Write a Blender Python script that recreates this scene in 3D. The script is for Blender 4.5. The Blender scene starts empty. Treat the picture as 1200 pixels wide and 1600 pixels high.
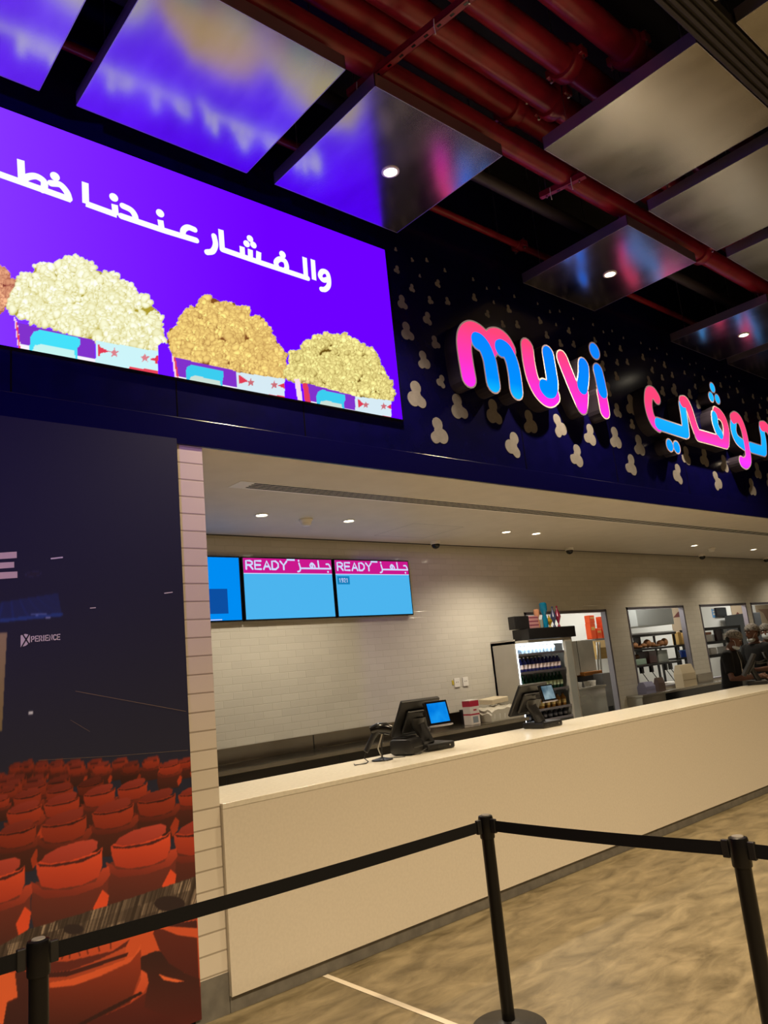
import bpy, bmesh, math, random
import numpy as np
from mathutils import Vector, Matrix, Euler

random.seed(7)
rng = np.random.default_rng(7)
S = bpy.context.scene
COL = S.collection
PI = math.pi

# ------------------------------------------------------------------ camera, exposure, lights
CAM_H = 1.6
CAM_E = Euler((math.radians(101.68), math.radians(5.5025), math.radians(-40.4295)), 'XYZ')
FPX = 1200.08
cam = bpy.data.cameras.new('camera'); camo = bpy.data.objects.new('camera', cam); COL.objects.link(camo)
camo.location = (0, 0, CAM_H); camo.rotation_euler = CAM_E
cam.sensor_fit = 'VERTICAL'; cam.sensor_height = 24.0; cam.lens = FPX / 1600 * 24.0
cam.clip_start = 0.02; cam.clip_end = 100
S.camera = camo
S.view_settings.view_transform = 'Standard'; S.view_settings.look = 'None'
S.view_settings.gamma = 1; S.view_settings.use_curve_mapping = False
S.view_settings.exposure = 0.0
S.cycles.use_denoising = True
S.cycles.max_bounces = 8
S.cycles.sample_clamp_indirect = 4.0

world = bpy.data.worlds.new('world'); S.world = world; world.use_nodes = True
world.node_tree.nodes['Background'].inputs[0].default_value = (0.02, 0.016, 0.014, 1)
world.node_tree.nodes['Background'].inputs[1].default_value = 1.0

WARM = (1.0, 0.78, 0.50)
COVE = (1.0, 0.88, 0.70)
HALL_W = 575       # each hall ceiling spot, watts
COVE_W = 60        # each counter downlight
KITCHEN_W = 32
LED_STR = 1.0
SIGN_STR = 1.25
TINT_W = 1250
YF_AIM = 3.8

def spot(name, loc, watts, col, size=1.9, blend=0.6, rad=0.06, parent=None):
    l = bpy.data.lights.new(name, 'SPOT'); l.energy = watts; l.color = col
    l.spot_size = size; l.spot_blend = blend; l.shadow_soft_size = rad
    o = bpy.data.objects.new(name, l); COL.objects.link(o); o.location = loc
    if parent: o.parent = parent
    return o
def area(name, loc, watts, col, sx, sy, rot=(0, 0, 0)):
    l = bpy.data.lights.new(name, 'AREA'); l.energy = watts; l.color = col
    l.shape = 'RECTANGLE'; l.size = sx; l.size_y = sy
    o = bpy.data.objects.new(name, l); COL.objects.link(o); o.location = loc; o.rotation_euler = rot
    return o
# the hall's ceiling spots that are out of view (behind, left and right of the camera)
for x, k in ((-3.0, 1.05), (0.2, 1.1), (3.4, 1.05), (6.6, .74), (9.8, .62), (13.0, .6)):
    for y in (-3.2, -0.4):
        spot('hall_spot_light', (x, y, 4.6), HALL_W * k, WARM, 2.2, 0.7, 0.09)
# unseen violet spot, added to tint the mural and upper wall purple
tint_lamp = spot('added_violet_light', (-4.6, -1.5, 3.2), TINT_W, (0.34, 0.16, 1.0), 0.62, 0.9, 0.15)
tint_lamp.rotation_euler = (Vector((0.3, YF_AIM, 3.45)) - tint_lamp.location).to_track_quat('-Z', 'Y').to_euler()
# kitchen lighting behind the pass-through openings
for x in (9.3, 12.2, 15.2, 18.4):
    area('kitchen_light', (x, 7.5, 2.86), KITCHEN_W, (1.0, 0.97, 0.9), 1.2, 0.6)

# ------------------------------------------------------------------ pixel <-> world helpers
R3 = CAM_E.to_matrix(); CPOS = Vector((0, 0, CAM_H))
RN = np.array(R3)
def at(px, py, X=None, Y=None, Z=None):
    d = R3 @ Vector(((px - 600) / FPX, -(py - 800) / FPX, -1))
    if X is not None: t = (X - CPOS.x) / d.x
    elif Y is not None: t = (Y - CPOS.y) / d.y
    else: t = (Z - CPOS.z) / d.z
    return CPOS + d * t
def pxgrid(Xs, Zs, Y):
    X, Z = np.meshgrid(Xs, Zs)
    P = np.stack([X, np.full_like(X, Y), Z - CAM_H], -1)
    q = P @ RN
    return 600 + FPX * q[..., 0] / -q[..., 2], 800 - FPX * q[..., 1] / -q[..., 2]

# ------------------------------------------------------------------ materials
def srgb(r, g, b):
    f = lambda c: (c / 255 / 12.92) if c / 255 <= 0.04045 else ((c / 255 + 0.055) / 1.055) ** 2.4
    return (f(r), f(g), f(b), 1)
def mat(name, col, rough=0.5, metal=0.0, emit=None, estr=0.0, spec=0.5, trans=0.0, coat=0.0):
    m = bpy.data.materials.new(name); m.use_nodes = True
    b = m.node_tree.nodes['Principled BSDF']
    b.inputs['Base Color'].default_value = col; b.inputs['Roughness'].default_value = rough
    b.inputs['Metallic'].default_value = metal; b.inputs['Specular IOR Level'].default_value = spec
    b.inputs['Transmission Weight'].default_value = trans; b.inputs['Coat Weight'].default_value = coat
    if emit: b.inputs['Emission Color'].default_value = emit; b.inputs['Emission Strength'].default_value = estr
    return m
def nd(m, t, **k):
    n = m.node_tree.nodes.new(t)
    for a, v in k.items(): setattr(n, a, v)
    return n
def lk(m, a, b): m.node_tree.links.new(a, b)
def bsdf(m): return m.node_tree.nodes['Principled BSDF']
def noisy(m, c1, c2, scale, detail=4, stretch=(1, 1, 1), bump=0.0, rough=None, lo=0.35, hi=0.65, dist=0.0):
    """procedural colour variation, optional roughness variation and bump"""
    tc = nd(m, 'ShaderNodeTexCoord'); mp = nd(m, 'ShaderNodeMapping'); mp.inputs['Scale'].default_value = stretch
    lk(m, tc.outputs['Object'], mp.inputs['Vector'])
    n = nd(m, 'ShaderNodeTexNoise'); n.inputs['Scale'].default_value = scale; n.inputs['Detail'].default_value = detail
    n.inputs['Distortion'].default_value = dist; n.inputs['Roughness'].default_value = .66 if dist else .5
    lk(m, mp.outputs['Vector'], n.inputs['Vector'])
    r = nd(m, 'ShaderNodeValToRGB'); r.color_ramp.elements[0].color = c1; r.color_ramp.elements[1].color = c2
    r.color_ramp.elements[0].position = lo; r.color_ramp.elements[1].position = hi
    lk(m, n.outputs['Fac'], r.inputs['Fac']); lk(m, r.outputs['Color'], bsdf(m).inputs['Base Color'])
    if rough:
        mr = nd(m, 'ShaderNodeMapRange'); mr.inputs['To Min'].default_value = rough[0]; mr.inputs['To Max'].default_value = rough[1]
        lk(m, n.outputs['Fac'], mr.inputs['Value']); lk(m, mr.outputs['Result'], bsdf(m).inputs['Roughness'])
    if bump:
        b = nd(m, 'ShaderNodeBump'); b.inputs['Strength'].default_value = bump; b.inputs['Distance'].default_value = 0.01
        lk(m, n.outputs['Fac'], b.inputs['Height']); lk(m, b.outputs['Normal'], bsdf(m).inputs['Normal'])
    return m

def emis(name, col, s):
    m = bpy.data.materials.new(name); m.use_nodes = True
    m.node_tree.nodes.remove(bsdf(m))
    e = nd(m, 'ShaderNodeEmission'); e.inputs[0].default_value = col; e.inputs[1].default_value = s
    lk(m, e.outputs[0], m.node_tree.nodes['Material Output'].inputs[0])
    return m
def emis_attr(name, s):
    m = emis(name, (1, 1, 1, 1), s)
    a = nd(m, 'ShaderNodeAttribute', attribute_name='col')
    e = [n for n in m.node_tree.nodes if n.type == 'EMISSION'][0]
    lk(m, a.outputs['Color'], e.inputs[0]); return m
def emis_grad(name, stops, z0, z1, s):
    """sign face whose acrylic colour runs along the height"""
    m = emis(name, (1, 1, 1, 1), s)
    g = nd(m, 'ShaderNodeNewGeometry'); sx = nd(m, 'ShaderNodeSeparateXYZ'); mr = nd(m, 'ShaderNodeMapRange')
    mr.inputs['From Min'].default_value = z0; mr.inputs['From Max'].default_value = z1
    r = nd(m, 'ShaderNodeValToRGB')
    els = r.color_ramp.elements
    while len(els) < len(stops): els.new(0.5)
    for e_, (p, c) in zip(els, stops): e_.position = p; e_.color = c
    lk(m, g.outputs['Position'], sx.inputs[0]); lk(m, sx.outputs['Z'], mr.inputs['Value'])
    lk(m, mr.outputs['Result'], r.inputs['Fac'])
    e = [n for n in m.node_tree.nodes if n.type == 'EMISSION'][0]
    lk(m, r.outputs['Color'], e.inputs[0]); return m

def tile_mat(name, base, grout, w, h, rough, axis='X', tilt=0.02, gap=0.006):
    """running-bond glazed tiles, each tile tilted by a hair so reflections break up tile by tile"""
    m = mat(name, base, rough)
    g = nd(m, 'ShaderNodeNewGeometry'); sx = nd(m, 'ShaderNodeSeparateXYZ'); lk(m, g.outputs['Position'], sx.inputs[0])
    def mth(op, a, b=None, c=None):
        n = nd(m, 'ShaderNodeMath', operation=op)
        for i, v in enumerate((a, b, c)):
            if v is None: continue
            if isinstance(v, (int, float)): n.inputs[i].default_value = v
            else: lk(m, v, n.inputs[i])
        return n.outputs[0]
    u = sx.outputs[axis]
    if axis == 'X': u = mth('ADD', sx.outputs['X'], sx.outputs['Y'])
    v = mth('DIVIDE', sx.outputs['Z'], h); row = mth('FLOOR', v)
    off = mth('MULTIPLY', mth('MODULO', row, 2.0), 0.5)
    uu = mth('ADD', mth('DIVIDE', u, w), off); colm = mth('FLOOR', uu)
    fu = mth('FRACT', uu); fv = mth('FRACT', v)
    du = mth('MULTIPLY', mth('MINIMUM', fu, mth('SUBTRACT', 1.0, fu)), w)
    dv = mth('MULTIPLY', mth('MINIMUM', fv, mth('SUBTRACT', 1.0, fv)), h)
    d = mth('MINIMUM', du, dv)
    fac = nd(m, 'ShaderNodeMapRange'); fac.inputs['From Min'].default_value = gap * 0.35; fac.inputs['From Max'].default_value = gap
    lk(m, d, fac.inputs['Value'])
    mix = nd(m, 'ShaderNodeMix', data_type='RGBA'); mix.inputs['A'].default_value = grout
    cb = nd(m, 'ShaderNodeCombineXYZ'); lk(m, colm, cb.inputs[0]); lk(m, row, cb.inputs[1])
    wn = nd(m, 'ShaderNodeTexWhiteNoise', noise_dimensions='3D'); lk(m, cb.outputs[0], wn.inputs['Vector'])
    vr = nd(m, 'ShaderNodeMix', data_type='RGBA'); vr.inputs['A'].default_value = base
    vr.inputs['B'].default_value = tuple(c * 0.93 for c in base[:3]) + (1,); lk(m, wn.outputs['Value'], vr.inputs['Factor'])
    lk(m, vr.outputs['Result'], mix.inputs['B']); lk(m, fac.outputs['Result'], mix.inputs['Factor'])
    lk(m, mix.outputs['Result'], bsdf(m).inputs['Base Color'])
    sub = nd(m, 'ShaderNodeVectorMath', operation='SUBTRACT'); lk(m, wn.outputs['Color'], sub.inputs[0]); sub.inputs[1].default_value = (.5, .5, .5)
    scl = nd(m, 'ShaderNodeVectorMath', operation='SCALE'); lk(m, sub.outputs[0], scl.inputs[0]); scl.inputs['Scale'].default_value = tilt
    add = nd(m, 'ShaderNodeVectorMath', operation='ADD'); lk(m, scl.outputs[0], add.inputs[0]); lk(m, g.outputs['Normal'], add.inputs[1])
    nrm = nd(m, 'ShaderNodeVectorMath', operation='NORMALIZE'); lk(m, add.outputs[0], nrm.inputs[0])
    bp = nd(m, 'ShaderNodeBump'); bp.inputs['Strength'].default_value = 0.35; bp.inputs['Distance'].default_value = 0.003
    lk(m, fac.outputs['Result'], bp.inputs['Height']); lk(m, nrm.outputs[0], bp.inputs['Normal'])
    lk(m, bp.outputs['Normal'], bsdf(m).inputs['Normal'])
    return m

M = {}
M['floor'] = noisy(mat('polished_concrete', srgb(150, 132, 98), 0.35), srgb(78, 68, 46), srgb(150, 136, 105), 3.4, 15, (1.0, 2.4, 1), 0.02, (0.25, 0.5), 0.30, 0.72, 0.6)
M['counter'] = noisy(mat('solid_surface', srgb(228, 219, 203), 0.42), srgb(226, 217, 201), srgb(231, 222, 206), 60, 2)
M['countertop'] = noisy(mat('counter_top_stone', srgb(234, 228, 212), 0.22), srgb(230, 224, 208), srgb(238, 232, 216), 40, 2)
M['plinth'] = noisy(mat('grey_plinth', srgb(120, 116, 110), 0.5), srgb(112, 108, 102), srgb(128, 124, 116), 14, 5)
M['fascia'] = noisy(mat('dark_navy_panel', srgb(6, 6, 58), 0.22, spec=.4), srgb(6, 6, 55), srgb(8, 7, 64), 8, 2)
M['fascia_band'] = mat('navy_band', srgb(8, 7, 62), 0.22, spec=.4)
M['motif'] = noisy(mat('popcorn_motif_grey', srgb(130, 127, 128), 0.6), srgb(126, 123, 124), srgb(134, 131, 132), 30, 2)
M['tile_back'] = tile_mat('glazed_wall_tile', srgb(206, 201, 188), srgb(196, 191, 176), 0.20, 0.067, 0.10, 'X', 0.03, 0.004)
M['tile_pil'] = tile_mat('cream_pilaster_tile', srgb(236, 226, 210), srgb(176, 164, 148), 40.0, 0.0985, 0.2, 'X', 0.02, 0.006)
M['plaster'] = noisy(mat('cream_plaster', srgb(206, 196, 180), 0.5), srgb(202, 192, 176), srgb(210, 200, 184), 6, 3)
M['ceil'] = noisy(mat('ceiling_paint', srgb(212, 204, 192), 0.55), srgb(209, 201, 189), srgb(214, 206, 194), 5, 2)
M['dark'] = noisy(mat('dark_soffit', srgb(18, 16, 28), 0.7), srgb(15, 13, 24), srgb(21, 19, 32), 3, 3)
M['hallwall'] = noisy(mat('hall_wall_paint', srgb(130, 118, 102), 0.7), srgb(124, 112, 97), srgb(136, 124, 107), 2, 3)
M['alu'] = noisy(mat('brushed_aluminium', srgb(190, 188, 188), 0.25, 1.0), srgb(178, 176, 178), srgb(196, 194, 196), 1.6, 5, (2.2, 0.8, 1), 0.0, (0.11, 0.27))
M['alu_edge'] = mat('aluminium_edge', srgb(176, 172, 184), 0.36, .9)
M['pipe'] = noisy(mat('red_pipe_paint', srgb(128, 34, 34), 0.3), srgb(112, 20, 38), srgb(138, 28, 48), 6, 4)
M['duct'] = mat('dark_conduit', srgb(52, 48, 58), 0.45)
M['tray'] = mat('black_track', srgb(44, 42, 42), 0.5)
M['zinc'] = mat('zinc_hardware', srgb(190, 188, 182), 0.3, 1.0)
M['black'] = noisy(mat('black_plastic', srgb(22, 21, 22), 0.42), srgb(20, 19, 20), srgb(25, 24, 25), 20, 2)
M['blackgloss'] = mat('black_gloss', srgb(14, 13, 15), 0.15)
M['postblack'] = mat('post_black', srgb(11, 10, 11), 0.3, spec=.3)
M['belt'] = noisy(mat('black_webbing', srgb(10, 10, 11), 0.85, spec=.25), srgb(8, 8, 9), srgb(13, 12, 13), 200, 2)
M['steel'] = noisy(mat('stainless_steel', srgb(176, 170, 158), 0.28, .72), srgb(172, 166, 154), srgb(182, 176, 164), 2.5, 2, (1, 1, 2), 0.0, (0.18, 0.28))
M['steel_mirror'] = noisy(mat('steel_splash', srgb(150, 142, 128), 0.2, 1.0), srgb(142, 134, 120), srgb(158, 150, 136), 3.0, 2, (1.4, 1, .5), 0.06, (0.16, 0.26))
M['white'] = mat('white_plastic', srgb(232, 228, 220), 0.4)
M['kwall'] = mat('kitchen_white', srgb(232, 232, 226), 0.6)
M['fridge'] = noisy(mat('fridge_grey', srgb(186, 182, 172), 0.35), srgb(182, 178, 168), srgb(190, 186, 176), 4, 2)
M['fridge_in'] = mat('fridge_liner', srgb(190, 196, 205), 0.4)
M['lamp'] = emis('lamp_glow', (1.0, 0.88, 0.66, 1), 14.0)
M['fridge_lamp'] = emis('fridge_lamp', (0.85, 0.93, 1.0, 1), 5.0)
M['text_white'] = emis('led_white', (1, 1, 1, 1), LED_STR)
M['case'] = mat('sign_case', srgb(50, 46, 60), 0.35)
M['rim'] = mat('sign_rim', srgb(188, 176, 172), 0.35, 0.0, srgb(230, 190, 190), 0.25)
M['glass'] = mat('clear_glass', (0.95, 0.97, 0.97, 1), 0.03, 0, trans=1.0)

# ------------------------------------------------------------------ mesh builders
class MB:
    def __init__(self): self.bm = bmesh.new()
    def box(self, x0, x1, y0, y1, z0, z1, bev=0.0, rot=None, c=None):
        b = bmesh.new()
        bmesh.ops.create_cube(b, size=1)
        for v in b.verts:
            v.co = Vector((x0 + (v.co.x + .5) * (x1 - x0), y0 + (v.co.y + .5) * (y1 - y0), z0 + (v.co.z + .5) * (z1 - z0)))
        if bev: bmesh.ops.bevel(b, geom=b.edges[:], offset=bev, segments=2, affect='EDGES', profile=0.5)
        if rot is not None:
            cc = Vector(c) if c is not None else Vector(((x0 + x1) / 2, (y0 + y1) / 2, (z0 + z1) / 2))
            mt = rot.to_matrix() if isinstance(rot, Euler) else rot
            for v in b.verts: v.co = cc + mt @ (v.co - cc)
        self._merge(b); return self
    def _merge(self, b):
        me = bpy.data.meshes.new('tmp'); b.to_mesh(me); b.free(); self.bm.from_mesh(me); bpy.data.meshes.remove(me)
    def tube(self, path, r, seg=10, cap=True, flat=None):
        pts = [Vector(p) for p in path]; n = len(pts)
        rs = r if isinstance(r, (list, tuple)) else [r] * n
        rings = []; prev = None
        for i, p in enumerate(pts):
            t = (pts[min(i + 1, n - 1)] - pts[max(i - 1, 0)]).normalized()
            if prev is None:
                a = Vector((0, 0, 1)) if abs(t.z) < .9 else Vector((1, 0, 0)); u = t.cross(a).normalized()
            else: u = (prev - t * prev.dot(t)).normalized()
            prev = u; w = t.cross(u)
            ri = rs[i]; ra, rb = ri if isinstance(ri, tuple) else (ri, ri)
            rings.append([self.bm.verts.new(p + u * (ra * math.cos(2 * PI * k / seg)) + w * (rb * math.sin(2 * PI * k / seg))) for k in range(seg)])
        for a, b in zip(rings, rings[1:]):
            for k in range(seg): self.bm.faces.new((a[k], a[(k + 1) % seg], b[(k + 1) % seg], b[k]))
        if cap: self.bm.faces.new(rings[0][::-1]); self.bm.faces.new(rings[-1])
        return self
    def cyl(self, p0, p1, r, seg=16, r1=None): return self.tube([p0, p1], [r, r if r1 is None else r1], seg)
    def lathe(self, prof, c=(0, 0, 0), seg=20, cap=True):
        c = Vector(c); rings = []
        for r, z in prof:
            rings.append([self.bm.verts.new(c + Vector((r * math.cos(2 * PI * k / seg), r * math.sin(2 * PI * k / seg), z))) for k in range(seg)])
        for a, b in zip(rings, rings[1:]):
            for k in range(seg): self.bm.faces.new((a[k], a[(k + 1) % seg], b[(k + 1) % seg], b[k]))
        if cap: self.bm.faces.new(rings[0][::-1]); self.bm.faces.new(rings[-1])
        return self
    def ell(self, c, r, rot=None, u=14, v=10):
        b = bmesh.new(); bmesh.ops.create_uvsphere(b, u_segments=u, v_segments=v, radius=1)
        mt = rot.to_matrix() if rot is not None else Matrix.Identity(3)
        for q in b.verts: q.co = Vector(c) + mt @ Vector((q.co.x * r[0], q.co.y * r[1], q.co.z * r[2]))
        self._merge(b); return self
    def prism(self, poly, y0, y1):
        """outline in XZ, extruded along Y (y0 = front)"""
        if abs(y1 - y0) < 1e-9:
            self.bm.faces.new([self.bm.verts.new((x, y0, z)) for x, z in poly]); return self
        a = [self.bm.verts.new((x, y0, z)) for x, z in poly]; b = [self.bm.verts.new((x, y1, z)) for x, z in poly]
        self.bm.faces.new(a); self.bm.faces.new(b[::-1]); n = len(a)
        for i in range(n): self.bm.faces.new((a[i], b[i], b[(i + 1) % n], a[(i + 1) % n]))
        return self
    def ribbon(self, pts, w, y0, y1=None, cap=True):
        """stroke of width w along XZ points on plane y0 (optionally extruded back to y1), round ends"""
        P = [Vector((p[0], p[1])) for p in pts]; n = len(P); L = []; Rr = []
        for i in range(n):
            t = (P[min(i + 1, n - 1)] - P[max(i - 1, 0)]).normalized(); nn = Vector((-t.y, t.x))
            ww = w[i] if isinstance(w, (list, tuple)) else w
            L.append(P[i] + nn * ww / 2); Rr.append(P[i] - nn * ww / 2)
        def cape(c, a, sgn):
            out = []; d = a - c
            for k in range(1, 8):
                an = -PI * k / 8 * sgn; out.append(c + Vector((d.x * math.cos(an) - d.y * math.sin(an), d.x * math.sin(an) + d.y * math.cos(an))))
            return out
        quads = [[L[i], Rr[i], Rr[i + 1], L[i + 1]] for i in range(n - 1)]
        caps = []
        if cap: caps = [[L[-1]] + cape(P[-1], L[-1], 1) + [Rr[-1]], [Rr[0]] + cape(P[0], Rr[0], 1) + [L[0]]]
        for q in quads + caps: self.bm.faces.new([self.bm.verts.new((p.x, y0, p.y)) for p in q])
        if y1 is not None:
            out = L + (caps[0][1:-1] if cap else []) + Rr[::-1] + (caps[1][1:-1] if cap else [])
            a = [self.bm.verts.new((p.x, y0, p.y)) for p in out]; b = [self.bm.verts.new((p.x, y1, p.y)) for p in out]; k = len(a)
            for i in range(k): self.bm.faces.new((a[i], a[(i + 1) % k], b[(i + 1) % k], b[i]))
        return self
    def disc(self, c, r, y0, y1=None, seg=24, rz=None):
        self.prism([(c[0] + r * math.cos(2 * PI * k / seg), c[1] + (rz or r) * math.sin(2 * PI * k / seg)) for k in range(seg)], y0, y0 if y1 is None else y1); return self
    def build(self, name, m, parent=None, loc=None, smooth=False, angle=0.6):
        bmesh.ops.recalc_face_normals(self.bm, faces=self.bm.faces[:])
        me = bpy.data.meshes.new(name); self.bm.to_mesh(me); self.bm.free()
        o = bpy.data.objects.new(name, me); COL.objects.link(o)
        if m: me.materials.append(M[m] if isinstance(m, str) else m)
        if smooth:
            me.polygons.foreach_set('use_smooth', [True] * len(me.polygons))
            try: me.set_sharp_from_angle(angle=angle)
            except Exception: pass
        if parent: o.parent = parent
        if loc is not None: o.location = loc
        return o

def catmull(pts, k=8, closed=False):
    P = [Vector(p) for p in pts]; out = []; n = len(P)
    rngi = range(n if closed else n - 1)
    for i in rngi:
        p1, p2 = P[i], P[(i + 1) % n]
        p0 = P[i - 1] if (i > 0 or closed) else p1 * 2 - p2
        p3 = P[(i + 2) % n] if (i + 2 < n or closed) else p2 * 2 - p1
        for s in range(k):
            t = s / k
            out.append(0.5 * (p1 * 2 + (p2 - p0) * t + (p0 * 2 - p1 * 5 + p2 * 4 - p3) * t * t + (p1 * 3 - p0 - p2 * 3 + p3) * t * t * t))
    if not closed: out.append(P[-1])
    return out

def tag(o, label=None, cat=None, group=None, kind=None):
    if label: o['label'] = label
    if cat: o['category'] = cat
    if group: o['group'] = group
    if kind: o['kind'] = kind
    return o
def thing(name, label, cat, loc=(0, 0, 0), rz=0, group=None):
    o = bpy.data.objects.new(name, None); COL.objects.link(o); o.location = loc; o.rotation_euler = (0, 0, rz)
    o.empty_display_size = 0.1
    return tag(o, label, cat, group)
def struct(o, label=None, cat=None): return tag(o, label, cat, None, 'structure')
def dup(root, loc, rz=None, label=None, group=None):
    r = root.copy(); COL.objects.link(r); r.location = loc
    if rz is not None: r.rotation_euler = (0, 0, rz)
    if label: r['label'] = label
    if group: r['group'] = group
    for ch in list(root.children):
        c = ch.copy(); COL.objects.link(c); c.parent = r
        for g in list(ch.children):
            d = g.copy(); COL.objects.link(d); d.parent = c
    return r

# ------------------------------------------------------------------ key planes
YF = 3.855      # fascia / pilaster face
ZF = 2.962      # underside of the fascia and counter ceiling
YB = 6.26       # tiled back wall
XL, XR = -7.0, 24.0
YH = -7.0       # hall end behind the camera
ZC = 5.9        # soffit above the floating panels

# ------------------------------------------------------------------ structure
struct(MB().box(XL, XR, YH, 9.0, -0.1, 0).build('floor', 'floor'), 'mottled polished concrete floor', 'floor')
struct(MB().box(XL, XR, YH, YF, ZC, ZC + .1).build('ceiling', 'dark'), 'dark soffit above the pipes and floating metal panels', 'ceiling')
struct(MB().box(XL - .1, XL, YH, YF + .2, 0, ZC).build('wall_left', 'hallwall'), 'hall wall at the left end', 'wall')
struct(MB().box(XL, XR, YH - .1, YH, 0, ZC).build('wall_rear', 'hallwall'), 'hall wall behind the viewer', 'wall')
struct(MB().box(XR, XR + .1, YH, 9.0, 0, ZC).build('wall_right', 'hallwall'), 'hall wall at the far right end', 'wall')

# front wall: fascia above the opening, wall behind the mural, pilaster
fw = MB().box(XL, XR, YF, YF + .011, ZF + .001, ZC).box(XL, XR, YF + .011, YF + .18, ZF + .101, ZC).box(XL, 1.90, YF + .012, YF + .18, 0, ZF)
front = struct(fw.build('wall_front', 'fascia'), 'glossy navy panelled fascia wall with popcorn shapes above the counter', 'wall')
# seams between fascia panels
sm = MB()
def seam(x, z0, z1): sm.box(x - .004, x + .004, YF - .0012, YF + .002, z0, z1)
for x in (5.05, 6.42, 7.79, 9.16, 10.53, 11.9): seam(x, 3.13, ZC)
for px, py in ((17, 570), (276, 622), (475, 652)): seam(at(px, py, Y=YF).x, 3.125, 3.35)
sm.build('panel_seam', 'blackgloss', front)
struct(MB().box(XL, XR, YF - .008, YF + .010, ZF, 3.122, .003).build('trim_1', 'fascia_band'), 'smooth navy trim band along the bottom of the fascia', 'trim')

pil = MB().box(1.88, 2.068, YF + .004, YF + .36, .19, ZF - .002)
struct(pil.build('wall_pilaster', 'tile_pil'), 'narrow cream tiled pilaster between mural and counter', 'wall')
struct(MB().box(1.88, 2.068, YF + .002, YF + .36, 0, .19).build('baseboard_left', 'plinth'), 'grey plinth under the cream tiled pilaster', 'baseboard')

# counter bay: side wall, ceiling, back wall with openings, kitchen beyond
struct(MB().box(1.80, 1.90, YF + .18, YB + .15, 0, 3.1).build('wall_bay', 'plaster'), 'cream side wall of the counter bay', 'wall')
cl = MB().box(2.068, XR, YF + .012, 6.17, ZF - .001, ZF + .1)
struct(cl.build('ceiling_bay', 'ceil'), 'cream plaster ceiling over the counter', 'ceiling')
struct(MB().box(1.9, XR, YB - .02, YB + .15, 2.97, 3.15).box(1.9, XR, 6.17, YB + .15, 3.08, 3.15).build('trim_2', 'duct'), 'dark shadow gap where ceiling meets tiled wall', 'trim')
OPEN = [(7.74, 9.56, 0.0, 2.15), (10.08, 11.74, 0.96, 2.165), (12.26, 13.96, 0.96, 2.165), (14.14, 16.0, 0.96, 2.165), (16.5, 18.2, .96, 2.165)]
bw = MB(); x = 1.9; TH = .07
for a, b, z0, z1 in OPEN:
    bw.box(x, a, YB, YB + TH, 0, 2.98)
    bw.box(a, b, YB, YB + TH, z1, 2.98)
    if z0 > 0: bw.box(a, b, YB, YB + TH, 0, z0)
    x = b
bw.box(x, XR, YB, YB + TH, 0, 2.98)
struct(bw.build('wall_back', 'tile_back'), 'glossy cream tiled wall behind the counter', 'wall')
for i, (a, b, z0, z1) in enumerate(OPEN):
    f = MB(); t = .035
    f.box(a, a + t, YB - .006, YB + TH, z0, z1).box(b - t, b, YB - .006, YB + TH, z0, z1).box(a, b, YB - .006, YB + TH, z1 - t, z1)
    f.box(a, b, YB - .006, YB + TH, z0, z0 + .02) if z0 > 0 else None
    lab = ['metal frame of the door opening beside the drinks fridge', 'metal frame of the opening in front of the food warmer', 'metal frame of the opening behind the bowed worker',
           'metal frame of the opening at the right edge', 'metal frame of the last opening out of view'][i]
    struct(f.build('door_1' if z0 == 0 else 'window_%d' % i, 'alu_edge'), lab, 'frame')
KB = 8.6
k = MB().box(6.9, 7.0, YB + TH, KB, 0, 3.0).box(6.9, XR, KB, KB + .1, 0, 3.0)
struct(k.build('wall_kitchen', 'kwall'), 'white kitchen wall seen through the openings', 'wall')
struct(MB().box(6.9, XR, YB + TH, KB + .1, 2.98, 3.08).build('ceiling_kitchen', 'kwall'), 'white kitchen ceiling', 'ceiling')

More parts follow.
